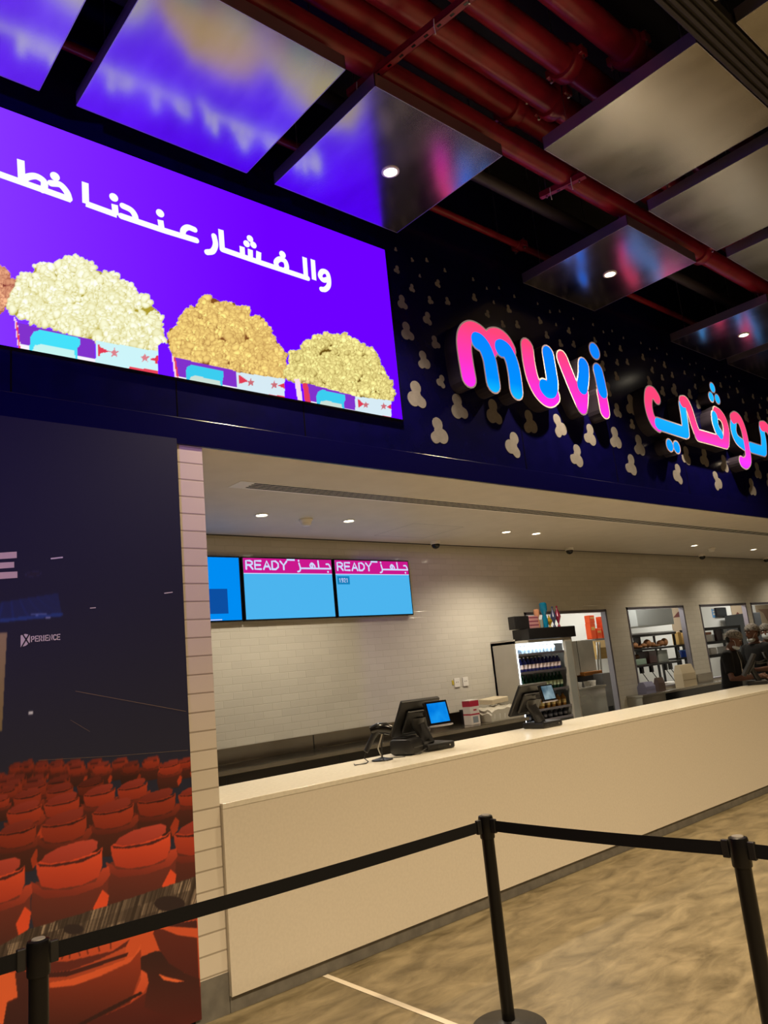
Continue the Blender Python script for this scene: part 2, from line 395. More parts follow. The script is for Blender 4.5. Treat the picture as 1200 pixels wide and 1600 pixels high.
# popcorn shapes across the fascia: pixel centre and height, read off the photograph
RAW = []
for s, ox, oy, L in ((3.3333, 600, 350, [(60,132,20),(146,187,22),(222,188,22),(316,241,20),(66,237,40),(186,270,18),(280,310,40),(145,334,40),(95,408,70),(240,397,40),(329,402,40),(226,492,65),(120,560,92),(267,617,65),(205,710,92),(298,820,66),(463,288,18),(534,335,15),(598,333,15),(470,383,38),(571,408,18),(678,377,17),(649,443,40),(538,468,38),(694,524,40),(618,522,36),(799,414,14),(863,456,17),(914,454,15),(811,503,36),(895,524,16),(962,555,34),(847,579,38),(985,493,13),(919,622,38),(987,626,36),(1088,524,15),(1142,562,13),(1187,557,13),(1098,605,30),(1172,623,14),(1152,677,30),(1138,738,52),(1165,860,70)]),
                     (3.1579, 620, 560, [(130,20,65),(218,115,62),(97,180,130),(305,240,122),(205,360,130),(478,265,120),(575,425,122),(655,315,112),(800,333,110),(887,480,110),(952,377,104),(1045,155,66),(1088,258,68),(1155,230,98),(1160,325,48),(1077,393,104),(1155,525,102),(1195,430,100)]),
                     (5.4545, 980, 580, [(40,290,165),(40,455,85),(125,640,165),(40,800,180),(185,85,80),(298,55,50),(382,32,50),(487,12,35),(300,170,80),(402,160,105),(533,195,78),(603,285,75),(580,130,45),(645,62,45),(573,30,18),(500,720,155),(430,875,165),(655,735,155),(765,935,155),(825,790,145),(1110,850,135),(1062,990,145),(795,118,45),(860,210,42),(937,165,45),(1072,215,42),(985,255,40),(1130,300,40),(1015,390,85),(1118,383,65),(838,50,18),(882,42,18),(873,135,20),(1143,230,18),(1195,240,40),(1192,345,40),(1200,430,70)]),
                     (4.0, 900, 400, [(170,470,20),(223,467,16),(295,512,16),(207,548,18),(277,578,38),(183,612,38),(256,664,40),(320,662,38),(167,685,65),(252,752,55),(404,543,14),(460,582,14),(505,576,14),(567,613,14),(418,632,40),(492,653,16),(476,712,40),(552,680,40),(538,760,38),(600,742,40),(677,725,38),(455,782,58),(741,742,16),(662,640,12),(711,677,12),(749,670,12),(802,704,12),(882,722,10),(935,757,12),(967,757,12),(793,765,36),(746,812,36),(904,804,34),(1008,840,34),(962,820,12),(1018,782,10)])):
    for cx, cy, h in L: RAW.append((ox + cx / s, oy + cy / s, h / s))
MOT = []
for p in RAW:
    if all((p[0] - q[0]) ** 2 + (p[1] - q[1]) ** 2 > 36 for q in MOT): MOT.append(p)
def motif_poly(cx, cz, h, ang, fl):
    pts = []
    lobes = [(0, .27, .25), (-.17 * fl, -.17, .28), (.2 * fl, -.25, .22), (0, 0, .2)]
    for k in range(40):
        th = 2 * PI * k / 40; d = Vector((math.cos(th), math.sin(th))); r = 0
        for lx, lz, lr in lobes:
            c = Vector((lx, lz)); b = d.dot(c); disc = b * b - c.length_squared + lr * lr
            if disc >= 0: r = max(r, b + math.sqrt(disc))
        p = d * r; ca, sa = math.cos(ang), math.sin(ang)
        pts.append((cx + h * (p.x * ca - p.y * sa), cz + h * (p.x * sa + p.y * ca)))
    return pts
ms = []
for px, py, h in MOT:
    c = at(px, py, Y=YF); hh = abs(at(px, py - h / 2, Y=YF).z - at(px, py + h / 2, Y=YF).z)
    ms.append((hh, c.x, c.z))
for i in range(9):   # the run goes on past the right edge
    ms.append((.21 - .018 * i, 9.9 + .37 * (i % 5) + .2 * (i // 5), 3.45 + .3 * (i // 2)))
ms.sort(reverse=True)
for n, (hh, cx, cz) in enumerate(ms[:95]):
    MB().prism(motif_poly(cx, cz, hh, random.uniform(-.35, .35), random.choice((-1, 1))), YF - .003, YF + .001).build('popcorn_motif', 'motif', front)
rest = MB()
for hh, cx, cz in ms[95:]: rest.prism(motif_poly(cx, cz, hh, random.uniform(-.3, .3), random.choice((-1, 1))), YF - .003, YF + .001)
tag(rest.build('popcorn_motif', 'motif', front), kind='stuff')

# ------------------------------------------------------------------ picture surfaces (screen and mural): artwork as a colour grid on the panel
class Paint:
    def __init__(self, Xs, Zs, Y, base):
        self.Xs, self.Zs, self.Y = Xs, Zs, Y
        self.px, self.py = pxgrid(Xs, Zs, Y)
        self.c = np.zeros(self.px.shape + (3,)); self.c[:] = base
    def mask(self, poly):
        poly = np.array(poly, float); m = np.zeros(self.px.shape, bool)
        bb = (self.px >= poly[:, 0].min()) & (self.px <= poly[:, 0].max()) & (self.py >= poly[:, 1].min()) & (self.py <= poly[:, 1].max())
        if not bb.any(): return m
        x = self.px[bb]; y = self.py[bb]; ins = np.zeros(x.shape, bool); j = len(poly) - 1
        for i in range(len(poly)):
            xi, yi = poly[i]; xj, yj = poly[j]
            if yi != yj:
                ins ^= ((yi > y) != (yj > y)) & (x < (xj - xi) * (y - yi) / (yj - yi) + xi)
            j = i
        m[bb] = ins; return m
    def fill(self, poly, col, col2=None, vert=True):
        m = self.mask(poly)
        if not m.any(): return m
        if col2 is None: self.c[m] = col
        else:
            p = np.array(poly, float); k = 1 if vert else 0
            v = (self.py if vert else self.px)[m]; t = np.clip((v - p[:, k].min()) / max(1e-6, np.ptp(p[:, k])), 0, 1)[:, None]
            self.c[m] = np.array(col) * (1 - t) + np.array(col2) * t
        return m
    def line(self, a, b, w, col, alpha=1.0):
        a = np.array(a, float); b = np.array(b, float); d = b - a; L = np.hypot(*d)
        t = np.clip(((self.px - a[0]) * d[0] + (self.py - a[1]) * d[1]) / L ** 2, 0, 1)
        m = np.hypot(self.px - a[0] - t * d[0], self.py - a[1] - t * d[1]) < w / 2
        self.c[m] = self.c[m] * (1 - alpha) + np.array(col) * alpha
    def ellipse(self, c, rx, ry, col, alpha=1.0, ang=0.0):
        dx = self.px - c[0]; dy = self.py - c[1]; ca, sa = math.cos(ang), math.sin(ang)
        m = ((dx * ca + dy * sa) / rx) ** 2 + ((-dx * sa + dy * ca) / ry) ** 2 < 1
        self.c[m] = self.c[m] * (1 - alpha) + np.array(col) * alpha
    def mesh(self, name, m, parent, boost=0):
        nz, nx = self.px.shape
        X, Z = np.meshgrid(self.Xs, self.Zs)
        co = np.stack([X, np.full_like(X, self.Y), Z], -1).reshape(-1, 3)
        i = np.arange(nz * nx).reshape(nz, nx)
        f = np.stack([i[:-1, :-1], i[:-1, 1:], i[1:, 1:], i[1:, :-1]], -1).reshape(-1)
        me = bpy.data.meshes.new(name); nf = f.size // 4
        me.vertices.add(nz * nx); me.vertices.foreach_set('co', co.reshape(-1).astype(np.float32))
        me.loops.add(f.size); me.loops.foreach_set('vertex_index', f.astype(np.int32))
        me.polygons.add(nf); me.polygons.foreach_set('loop_start', np.arange(0, f.size, 4, dtype=np.int32))
        me.update(calc_edges=True)
        s = np.clip(self.c / 255, 0, 1); lin = np.where(s <= .04045, s / 12.92, ((s + .055) / 1.055) ** 2.4)
        if boost: lin[..., 2] = np.where((self.c[..., 2] > 235) & (self.c[..., 1] < 60), lin[..., 2] * boost, lin[..., 2])
        at_ = me.color_attributes.new('col', 'FLOAT_COLOR', 'POINT')
        at_.data.foreach_set('color', np.concatenate([lin.reshape(-1, 3), np.ones((nz * nx, 1))], 1).reshape(-1).astype(np.float32))
        me.materials.append(m)
        o = bpy.data.objects.new(name, me); COL.objects.link(o)
        if parent: o.parent = parent
        return o

# ---- the advertising screen
YS = YF - .03
LX0, LX1, LZ0, LZ1 = -3.2, 3.657, 3.352, 4.70
Xs = np.concatenate([np.arange(LX0, .92, .08), np.arange(.92, LX1, .0052), [LX1]]); Zs = np.concatenate([np.arange(LZ0, LZ1, .0052), [LZ1]])
P = Paint(Xs, Zs, YS, (110, 0, 255))
g = np.clip(1 - P.px / 420, 0, 1)[..., None]
P.c = P.c * (1 - g) + np.array((134, 52, 255)) * g
def zp(s, ox, oy, L): return [(ox + x / s, oy + y / s) for x, y in L]
def heap(poly, r, dark, light, seed, n):
    rg = np.random.default_rng(seed)
    m0 = P.fill(poly, dark); bot = None
    pa = np.array(poly); x0, y0 = pa.min(0); x1, y1 = pa.max(0)
    pts = []
    while len(pts) < n:
        x, y = rg.uniform(x0, x1), rg.uniform(y0, y1); pts.append((x, y))
    pts.sort(key=lambda p: p[1])
    from_poly = np.array(poly, float)
    def inside(x, y):
        c = False; j = len(from_poly) - 1
        for i in range(len(from_poly)):
            xi, yi = from_poly[i]; xj, yj = from_poly[j]
            if (yi > y) != (yj > y) and x < (xj - xi) * (y - yi) / (yj - yi) + xi: c = not c
            j = i
        return c
    for x, y in pts:
        if not inside(x, y): continue
        R0 = r * rg.uniform(.75, 1.3); tint = rg.uniform(.84, 1.06); nl = rg.integers(3, 6); ph = rg.uniform(0, 6.28)
        for k in range(nl):
            an = ph + k * 2.4; off = R0 * rg.uniform(.25, .55); cx, cy = x + off * math.cos(an), y + off * math.sin(an) * .9; rr = R0 * rg.uniform(.42, .74); asp = rg.uniform(1.0, 1.7)
            if not inside(cx, cy): continue
            b = (np.abs(P.px - cx) < rr) & (np.abs(P.py - cy) < rr)
            if not b.any(): continue
            dx = (P.px[b] - cx) / rr; dy = (P.py[b] - cy) / rr; e1 = rg.uniform(0, PI); ca_, sa_ = math.cos(e1), math.sin(e1)
            d = np.hypot(dx * ca_ + dy * sa_, (dy * ca_ - dx * sa_) * asp) * (1 + .10 * np.cos(3 * np.arctan2(dy, dx) + ph))
            lit = np.clip(1.06 - .55 * d ** 3 - .30 * (dx * .35 + dy * .9) * d, 0, 1.15)[:, None] * tint * rg.uniform(.9, 1.06)
            cc = P.c[b]; kk = d < 1; cc[kk] = (np.array(dark) * (1 - np.clip(lit, 0, 1)) + np.array(light) * lit)[kk]; P.c[b] = cc
Z0 = lambda L: zp(4.6154, 0, 390, L)
Z2 = lambda L: zp(3.0769, 240, 440, L)
star = lambda c, r, a=0: [(c[0] + (r if k % 2 == 0 else r * .42) * math.sin(k * PI / 5 + a), c[1] - (r if k % 2 == 0 else r * .42) * math.cos(k * PI / 5 + a)) for k in range(10)]
# leftmost bucket's heap, mostly out of frame
heap(Z0([(-160,150),(-80,110),(0,120),(40,130),(60,200),(110,240),(115,320),(50,390),(0,445),(-160,420)]), 9, (120, 40, 40), (235, 170, 130), 3, 60)
# bucket 1
heap(Z0([(55,410),(70,350),(120,290),(120,215),(160,175),(240,175),(255,105),(330,105),(400,130),(410,100),(450,95),(465,55),(540,60),(640,90),(655,130),(740,165),(820,155),(850,205),(950,270),(980,320),(1060,340),(1100,410),(1150,450),(1165,520),(1175,640),(1150,740),(690,660),(110,480)]), 11, (176, 158, 48), (255, 255, 222), 1, 560)
P.fill(Z0([(100,480),(125,525),(150,712),(130,708)]), (255, 215, 225)); P.fill(Z0([(112,525),(124,525),(148,712),(136,710)]), (235, 60, 90))
P.fill(Z0([(125,525),(680,655),(690,810),(150,714)]), (130, 50, 205)); P.fill(Z0([(140,676),(690,790),(690,815),(150,716)]), (250, 245, 255))
P.fill(Z0([(215,725),(215,640),(240,595),(290,578),(575,640),(575,690),(560,710),(560,795)]), (70, 225, 250)); P.fill(Z0([(235,730),(250,690),(300,682),(535,730),(545,790)]), (200, 245, 240))
P.fill(Z0([(690,655),(1140,735),(1140,905),(690,815)]), (205, 245, 250)); P.fill(Z0([(930,845),(1140,872),(1140,908),(930,868)]), (235, 70, 90))
P.fill(Z0([(705,680),(720,683),(720,700),(790,735),(720,750),(720,768),(705,765)]), (228, 60, 85)); P.fill(star(Z0([(825, 745)])[0], 8), (222, 130, 140))
P.fill(Z0([(1140,765),(1125,765),(1120,780),(1075,790),(1120,805),(1120,820),(1140,822)]), (228, 60, 85)); P.fill(star(Z0([(1045, 782)])[0], 8), (222, 130, 140))
P.fill(Z0([(1140,690),(1160,675),(1190,672),(1240,700),(1260,760),(1262,930),(1140,908)]), (110, 20, 250))
# bucket 2
heap(Z2([(65,290),(75,225),(115,215),(150,150),(215,110),(225,75),(290,78),(330,100),(390,100),(400,125),(450,125),(465,165),(520,170),(545,215),(575,260),(600,300),(635,340),(635,400),(630,470),(400,440),(100,370)]), 9, (130, 78, 36), (252, 218, 128), 2, 640)
P.fill(Z2([(88,355),(104,365),(122,465),(100,462)]), (255, 215, 225)); P.fill(Z2([(96,362),(105,364),(122,465),(112,463)]), (230, 60, 85))
P.fill(Z2([(105,365),(397,430),(400,515),(122,466)]), (130, 50, 205)); P.fill(Z2([(118,455),(400,508),(400,520),(122,468)]), (250, 245, 255))
P.fill(Z2([(157,475),(155,430),(162,410),(180,400),(335,430),(338,455),(332,465),(332,508)]), (60, 205, 240)); P.fill(Z2([(170,478),(178,458),(200,452),(318,478),(325,506)]), (205, 225, 215))
P.fill(Z2([(398,435),(630,468),(630,568),(400,520)]), (215, 235, 245)); P.fill(Z2([(520,540),(630,550),(630,568),(530,550)]), (228, 60, 85))
P.fill(Z2([(410,450),(418,452),(450,475),(455,480),(418,490),(412,492)]), (225, 60, 85)); P.fill(star(Z2([(467, 485)])[0], 7), (205, 110, 120))
P.fill(Z2([(630,490),(622,490),(598,500),(620,510),(630,515)]), (225, 60, 85)); P.fill(star(Z2([(580, 497)])[0], 7), (205, 110, 120))
P.fill(Z2([(22,330),(30,305),(45,295),(70,310),(85,345),(102,462),(22,445)]), (112, 16, 240))
# bucket 3
heap(Z2([(640,462),(640,420),(655,400),(655,340),(705,330),(720,285),(770,280),(775,262),(835,250),(875,265),(925,250),(960,285),(1015,310),(1070,350),(1080,385),(1100,420),(1130,470),(1165,545),(1145,572),(965,555),(740,495),(690,475)]), 8, (112, 84, 24), (250, 236, 152), 5, 640)
P.fill(Z2([(676,465),(702,470),(718,583),(694,577)]), (250, 220, 235)); P.fill(Z2([(715,488),(745,490),(757,588),(728,584)]), (228, 60, 90))
P.fill(Z2([(740,490),(968,550),(970,625),(757,586)]), (130, 50, 205)); P.fill(Z2([(755,574),(970,618),(970,630),(757,590)]), (250, 245, 255))
P.fill(Z2([(784,594),(782,550),(790,530),(810,520),(920,545),(922,570),(916,580),(916,618)]), (60, 205, 240)); P.fill(Z2([(798,594),(805,576),(830,572),(905,590),(908,615)]), (205, 225, 215))
P.fill(Z2([(968,552),(1143,572),(1143,668),(970,630)]), (215, 235, 245)); P.fill(Z2([(1062,640),(1143,650),(1143,668),(1068,650)]), (228, 60, 85))
P.fill(Z2([(982,565),(990,568),(1010,590),(990,604),(984,605)]), (225, 60, 85)); P.fill(star(Z2([(1020, 593)])[0], 6), (205, 110, 120))
P.fill(Z2([(1143,590),(1138,592),(1120,603),(1138,612),(1143,614)]), (225, 60, 85)); P.fill(star(Z2([(1106, 600)])[0], 6), (205, 110, 120))
led = thing('advertising_screen', 'long purple screen showing buckets of popcorn and white lettering high on the fascia', 'screen', (0, 0, 0))
P.mesh('picture', emis_attr('led_picture', LED_STR), led, 1.7)
MB().box(LX0, LX1 + .012, YS + .001, YF + .004, LZ0 - .008, LZ1 + .008).build('housing', 'blackgloss', led)
tx = MB(); WY = YS - .0015
def w2(L, k=6, s=2.2642, ox=0, oy=230, Y=YS):
    pts = [at(ox + x / s, oy + y / s, Y=Y) for x, y in L]; pts = [(p.x, p.z) for p in pts]
    return catmull([Vector(p) for p in pts], k) if len(pts) > 2 else [Vector(p) for p in pts]
SWD = .038
def st(L, w=SWD, k=6): tx.ribbon(w2(L, k), w, WY, None, len(L) > 2)
def dt(x, y, r=.026): p = at(x / 2.2642, 230 + y / 2.2642, Y=YS); tx.disc((p.x, p.z), r, WY)
st([(-120, 52), (0, 97)], k=1); st([(0, 97), (250, 186)], k=1); st([(73, 45), (77, 122)]); st([(77, 122), (95, 107), (125, 103), (152, 118), (157, 138), (150, 152)]); st([(180, 128), (212, 133), (235, 158), (244, 182)]); dt(194, 104)
st([(301, 125), (303, 200)]); st([(303, 200), (413, 240)], k=1); st([(409, 240), (405, 203)]); dt(402, 178)
st([(434, 208), (462, 222), (476, 240), (480, 258)]); st([(429, 244), (482, 262), (580, 295), (694, 330)], k=1); st([(572, 290), (567, 258)]); dt(566, 234)
st([(688, 292), (664, 284), (648, 295), (652, 315), (690, 329)])
st([(757, 315), (762, 345), (752, 368), (732, 372)]); st([(781, 292), (786, 362)]); st([(786, 362), (925, 410), (1088, 464)], k=1)
st([(858, 386), (856, 352)]); st([(886, 394), (885, 362)]); st([(914, 405), (915, 370)]); dt(872, 342, .024); dt(896, 346, .024); dt(884, 324, .024)
st([(982, 428), (976, 408), (990, 396), (1008, 404), (1014, 425), (1008, 438)]); dt(999, 380)
st([(1077, 390), (1082, 460)]); st([(1106, 398), (1111, 470)])
st([(1160, 468), (1143, 470), (1132, 455), (1140, 440), (1156, 444), (1163, 465), (1162, 490), (1150, 503), (1137, 503)])
tx.build('lettering', 'text_white', led)

# ---- the mural of red cinema seats
YM = YF - .012
MX0, MX1, MZ0, MZ1 = -1.9, 1.905, .032, 2.99
Xs = np.concatenate([np.arange(MX0, .78, .06), np.arange(.78, MX1, .0028), [MX1]]); Zs = np.concatenate([np.arange(MZ0, 1.24, .0030), np.arange(1.24, MZ1, .006), [MZ1]])
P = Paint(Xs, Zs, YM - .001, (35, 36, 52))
# blue glow of the auditorium screen and small lights
for i in range(16):
    t = i / 15; P.line((-60, 978 - 26 * t), (96 - 6 * t, 962 - 34 * t), 2.4, (40, 62, 120), .35)
P.line((-40, 974), (96, 960), 5, (44, 78, 140), .6); P.ellipse((60, 960), 13, 1.6, (120, 140, 180), .7, -.05); P.ellipse((75, 965), 4, 1.2, (190, 195, 210), .8, -.05)
P.ellipse((52, 897), 13, 4, (60, 58, 84), .6, -.1); P.ellipse((52, 897), 11, 2.6, (42, 39, 50), 1, -.1)
 
P.ellipse((48, 1114), 4, 3, (225, 225, 210)); 
P.fill([(-120, 990), (11, 988), (3, 1142), (-120, 1146)], (150, 130, 92), (122, 104, 66))
# seats, painted back to front (pixel space of the print)
def seat(cx, ty, w, lit=1.0, hb=0.62, tilt=-.16):
    """one seat seen from behind: body, head-rest band, pillow"""
    L = lambda u, v: (cx + u * w, ty + v * w + tilt * u * w)
    def c(r, g, b): return (r * lit, g * lit, b * lit)
    P.fill([L(-.56, .62), L(-.5, .52), L(.5, .52), L(.6, .5), L(.58, .9), L(.44, 1.35), L(-.5, 1.35), L(-.58, 1.0)], c(104, 40, 30), c(60, 28, 24))
    P.fill([L(-.58, .5), L(-.46, .58), L(-.4, .66), L(.0, .72), L(.4, .66), L(.5, .48), L(.6, .46), L(.62, .6), L(.5, .74), L(.1, .82), L(-.36, .8), L(-.56, .66)], c(160, 56, 34), c(96, 34, 26))
    P.fill([L(.36, 1.05), L(.5, .8), L(.6, .9), L(.56, 1.15), L(.42, 1.3)], c(186, 62, 32))
    P.fill([L(-.5, .26), L(-.44, .22), L(.42, .22), L(.5, .16), L(.5, .44), L(.44, .6), L(.2, .68), L(-.2, .68), L(-.42, .6), L(-.48, .42)], c(190, 66, 36), c(140, 44, 28))
    P.fill([L(-.48, .25), L(-.3, .3), L(.1, .3), L(.42, .24), L(.5, .17), L(.46, .25), L(.2, .335), L(-.2, .34), L(-.44, .3)], c(62, 24, 24))
    P.fill([L(-.43, .23), L(-.36, .14), L(-.16, .06), L(.1, .02), L(.34, .01), L(.43, .06), L(.42, .17), L(.3, .24), L(.0, .285), L(-.3, .28)], c(158, 58, 44), c(132, 44, 34))
SE = [(90,122,75,.72),(165,105,78,.75),(250,104,82,.75),(342,102,92,.78),(445,100,98,.8),(575,96,98,.82),(725,90,100,.85),(912,83,108,.9),(1115,92,95,.9),
      (-10,185,90,.8),(95,130,80,.78),(165,122,80,.75),(250,122,84,.78),(348,122,94,.8),(462,118,112,.85),(612,114,112,.88),(790,112,106,.7),(1025,106,128,.95),
      (35,195,130,.8),(100,195,125,.72),(215,195,125,.75),(350,200,145,.7),(545,212,160,.62),
      (65,225,140,.8),(205,232,150,.78),(45,265,110,.78),(360,248,165,.82),(600,256,192,.95),(800,222,182,.95),(1165,262,175,.95),
      (165,280,170,.85),(-5,318,120,.9),(372,306,215,.95),(945,285,232,.85),
      (145,355,212,.95),(682,345,252,.92),(100,475,235,.85),(385,412,278,.9),
      (1215,450,330,1.05),(850,507,362,1.18),(418,602,402,1.18),(-45,712,390,1.15)]
s4 = 3.871
for cx, ty, w, lit in SE: seat(cx / s4, 1160 + ty / s4, w / s4, lit)
# carpet strip
cm = P.mask([(-200, 1540), (-200, 1500), (0, 1478), (45, 1452), (165, 1416), (310, 1368), (310, 1418), (200, 1450), (0, 1530)])
tab = rng.uniform(0, 1, 4096) ** 1.5; blk = rng.uniform(.25, 1.1, 64)
u_ = P.px[cm] + .30 * (P.py[cm] - 1450); k1 = (u_ * .62 + 2000).astype(int) % 4096; k2 = ((P.px[cm] + 300) / 26 + 2 * np.floor((P.py[cm] + .3 * P.px[cm] - 1480) / 17)).astype(int) % 64
P.c[cm] = np.array((50, 38, 32)) + (tab[k1] * blk[k2] * 118)[:, None] * np.array((1, .88, .70))
P.ellipse((265, 1412), 24, 12, (44, 30, 30)); P.ellipse((115, 1452), 16, 8, (44, 32, 32))
# the row in front, below the carpet
Zb = lambda L: zp(3.6364, 0, 1420, L)
P.fill(Zb([(-300, 400), (0, 360), (120, 330), (300, 260), (740, 130), (1160, 0), (1160, 700), (-300, 700)]), (212, 88, 46), (120, 40, 26))
P.fill(Zb([(720, 150), (800, 120), (880, 105), (905, 240), (800, 270), (700, 400)]), (198, 78, 40))
P.fill(Zb([(150, 330), (290, 265), (740, 150), (735, 190), (640, 240), (380, 295), (290, 300)]), (196, 78, 42), (176, 64, 36))
for q in ((350, 285, 375, 240), (395, 280, 400, 240), (455, 265, 440, 232), (500, 255, 490, 215), (565, 240, 555, 195), (630, 225, 625, 170)): P.line(*Zb([(q[0], q[1]), (q[2], q[3])]), 2.2, (104, 36, 24))
P.fill(Zb([(200, 300), (380, 300), (640, 240), (735, 175), (715, 215), (560, 290), (400, 350), (200, 372)]), (92, 34, 28))
P.fill(Zb([(200, 372), (400, 352), (560, 300), (730, 248), (720, 270), (560, 325), (380, 385), (200, 395)]), (66, 26, 24))
P.fill(Zb([(280, 420), (420, 395), (600, 330), (760, 270), (800, 200), (795, 240), (740, 300), (560, 385), (420, 435), (285, 450)]), (206, 84, 44))
P.fill(Zb([(-300, 560), (80, 500), (285, 450), (420, 437), (560, 390), (740, 305), (800, 230), (800, 360), (740, 530), (500, 655), (430, 700), (-300, 700)]), (150, 52, 28), (66, 26, 22))
P.fill(Zb([(740, 535), (800, 400), (800, 345), (835, 370), (845, 420), (820, 470)]), (206, 84, 46), (180, 66, 36))
P.fill(Zb([(-40, 700), (30, 545), (105, 505), (85, 470), (78, 375), (115, 340), (165, 370), (165, 700)]), (74, 30, 26), (54, 24, 24))
P.fill(Zb([(-300, 700), (-300, 400), (0, 370), (85, 360), (100, 500), (40, 530), (20, 650), (-10, 700)]), (214, 90, 46))
P.fill(Zb([(460, 700), (520, 640), (740, 540), (840, 470), (1150, 440), (1150, 700)]), (96, 32, 24), (70, 26, 24))
P.fill(Zb([(800, 275), (880, 240), (910, 240), (960, 300), (1050, 365), (1130, 370), (1150, 700), (820, 560), (830, 480), (845, 420), (835, 365), (800, 345)]), (52, 26, 24), (84, 30, 24))
P.fill(Zb([(880, 110), (960, 120), (1120, 160), (1130, 400), (1060, 370), (960, 310), (905, 230), (870, 140)]), (92, 34, 26), (76, 28, 24))
P.fill(Zb([(875, 108), (950, 92), (1120, 120), (1125, 165), (1010, 150), (930, 118)]), (198, 78, 42))
P.fill(Zb([(900, 95), (1120, 65), (1120, 110), (960, 100)]), (70, 28, 26)); P.fill(Zb([(985, 62), (1120, 28), (1120, 62), (1000, 80)]), (150, 56, 34))
P.fill(Zb([(900, 370), (940, 385), (1050, 412), (1000, 418), (930, 405)]), (216, 96, 52))
P.fill(Zb([(430, 660), (620, 560), (800, 470), (810, 482), (640, 575), (450, 672)]), (50, 22, 20))
mural = thing('wall_mural', 'tall printed mural of red cinema seats covering the wall left of the pilaster', 'mural', (0, 0, 0))
mm = mat('mural_print', (1, 1, 1, 1), 0.38)
a_ = nd(mm, 'ShaderNodeAttribute', attribute_name='col'); lk(mm, a_.outputs['Color'], bsdf(mm).inputs['Base Color'])
for _ in range(1):   # the print is slightly soft
    c = P.c.copy(); c[1:-1, 1:-1] = (P.c[1:-1, 1:-1] * 4 + (P.c[:-2, 1:-1] + P.c[2:, 1:-1] + P.c[1:-1, :-2] + P.c[1:-1, 2:]) * 2) / 12; P.c = c
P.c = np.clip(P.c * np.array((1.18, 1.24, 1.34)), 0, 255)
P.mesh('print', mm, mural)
def mline(mb, L, wpx): # thin printed line, width in photo pixels at the mural
    pts = [at(x, y, Y=YM) for x, y in L]; mb.ribbon([(c.x, c.z) for c in pts], wpx * .0033, YM - .0022)
MT = mat('print_white', srgb(226, 222, 226), .4)
tl = MB()
def mpoly(L): tl.prism([(c.x, c.z) for c in [at(x, y, Y=YM) for x, y in L]], YM - .0022, YM - .0022)
for qd in ([(-34, 866), (26, 862), (26, 872), (-34, 876)], [(-34, 881), (22, 878), (22, 887), (-34, 891)], [(-34, 896), (27, 893), (27, 903), (-34, 907)]): mpoly(qd)
tl.build('title_letter', mat('print_cream', srgb(236, 222, 206), .4), mural)
tl = MB()
mpoly([(32, 993), (39, 990.5), (46.5, 992), (46.5, 1004), (40, 1009), (32, 1011.5)])
GL = {'P': [[(0, 1), (0, 0), (.8, .03), (.95, .28), (.8, .55), (0, .57)]], 'E': [[(1, 0), (0, 0), (0, 1), (1, 1)], [(0, .5), (.85, .5)]], 'R': [[(0, 1), (0, 0), (.8, .03), (.95, .28), (.8, .55), (0, .57)], [(.45, .57), (1, 1)]],
      'I': [[(.5, 0), (.5, 1)]], 'N': [[(0, 1), (0, 0), (1, 1), (1, 0)]], 'C': [[(1, .12), (.7, 0), (.25, .05), (0, .4), (0, .6), (.25, .95), (.7, 1), (1, .88)]]}
gx = 49.0
for ch in 'PERIENCE':
    w_ = 1.6 if ch == 'I' else 4.0
    for s_ in GL[ch]: mline(tl, [(gx + a * w_, 994.6 + b * 8 - .075 * (gx + a * w_ - 48)) for a, b in s_], 1.55)
    gx += w_ + 2.1
tl.build('slogan', MT, mural)
tl = MB()
for L_ in ([(34.5, 990), (46.5, 1008.5)], [(45.5, 991), (33, 1012)]):
    pts = [at(x, y, Y=YM) for x, y in L_]; tl.ribbon([(c.x, c.z) for c in pts], .0062, YM - .0026, None, False)
tl.build('emblem_cross', mat('print_navy', srgb(38, 40, 58), .4), mural)
tl = MB(); mline(tl, [(118, 1080), (200, 1095), (290, 1111.5)], .75); mline(tl, [(110, 1125), (140, 1143)], .5); mline(tl, [(60, 1188), (180, 1181), (294, 1172)], .5)
tl.build('printed_streak', mat('print_taupe', srgb(128, 112, 100), .4), mural)
for L_, w_ in (([(141, 950.3), (149, 949.6)], 1.3), ([(257, 927), (269, 925.5)], 1.5), ([(80, 873), (97, 871)], 2.2)):
    tl = MB(); mline(tl, L_, w_); tl.build('printed_glint', MT, mural)
MB().box(MX0, MX1, YM, YF + .0118, MZ0, MZ1).build('board', mat('mural_board', srgb(30, 26, 36), .4), mural)

# ------------------------------------------------------------------ the illuminated sign
YL = YF - .13      # face plane of the letters
SW = .152
PINK = emis_grad('pink_face', [(0, srgb(228, 40, 235)), (.5, srgb(250, 50, 170)), (1, srgb(255, 62, 110))], 3.62, 4.22, SIGN_STR)
BLUE = emis_grad('blue_face', [(0, srgb(20, 190, 255)), (.35, srgb(0, 130, 255)), (1, srgb(10, 120, 255))], 3.6, 4.2, SIGN_STR)
PINK2 = emis_grad('pink_script_face', [(0, srgb(130, 20, 255)), (.35, srgb(228, 50, 240)), (.75, srgb(255, 60, 140)), (1, srgb(255, 62, 110))], 3.28, 4.02, SIGN_STR)
BLUE2 = emis_grad('blue_script_face', [(0, srgb(0, 135, 255)), (1, srgb(25, 170, 255))], 3.4, 4.0, SIGN_STR)
def sp(L, s, ox, oy, k=8):
    pts = [at(ox + x / s, oy + y / s, Y=YL) for x, y in L]; pts = [Vector((p.x, p.z)) for p in pts]
    return catmull(pts, k) if len(pts) > 2 else pts
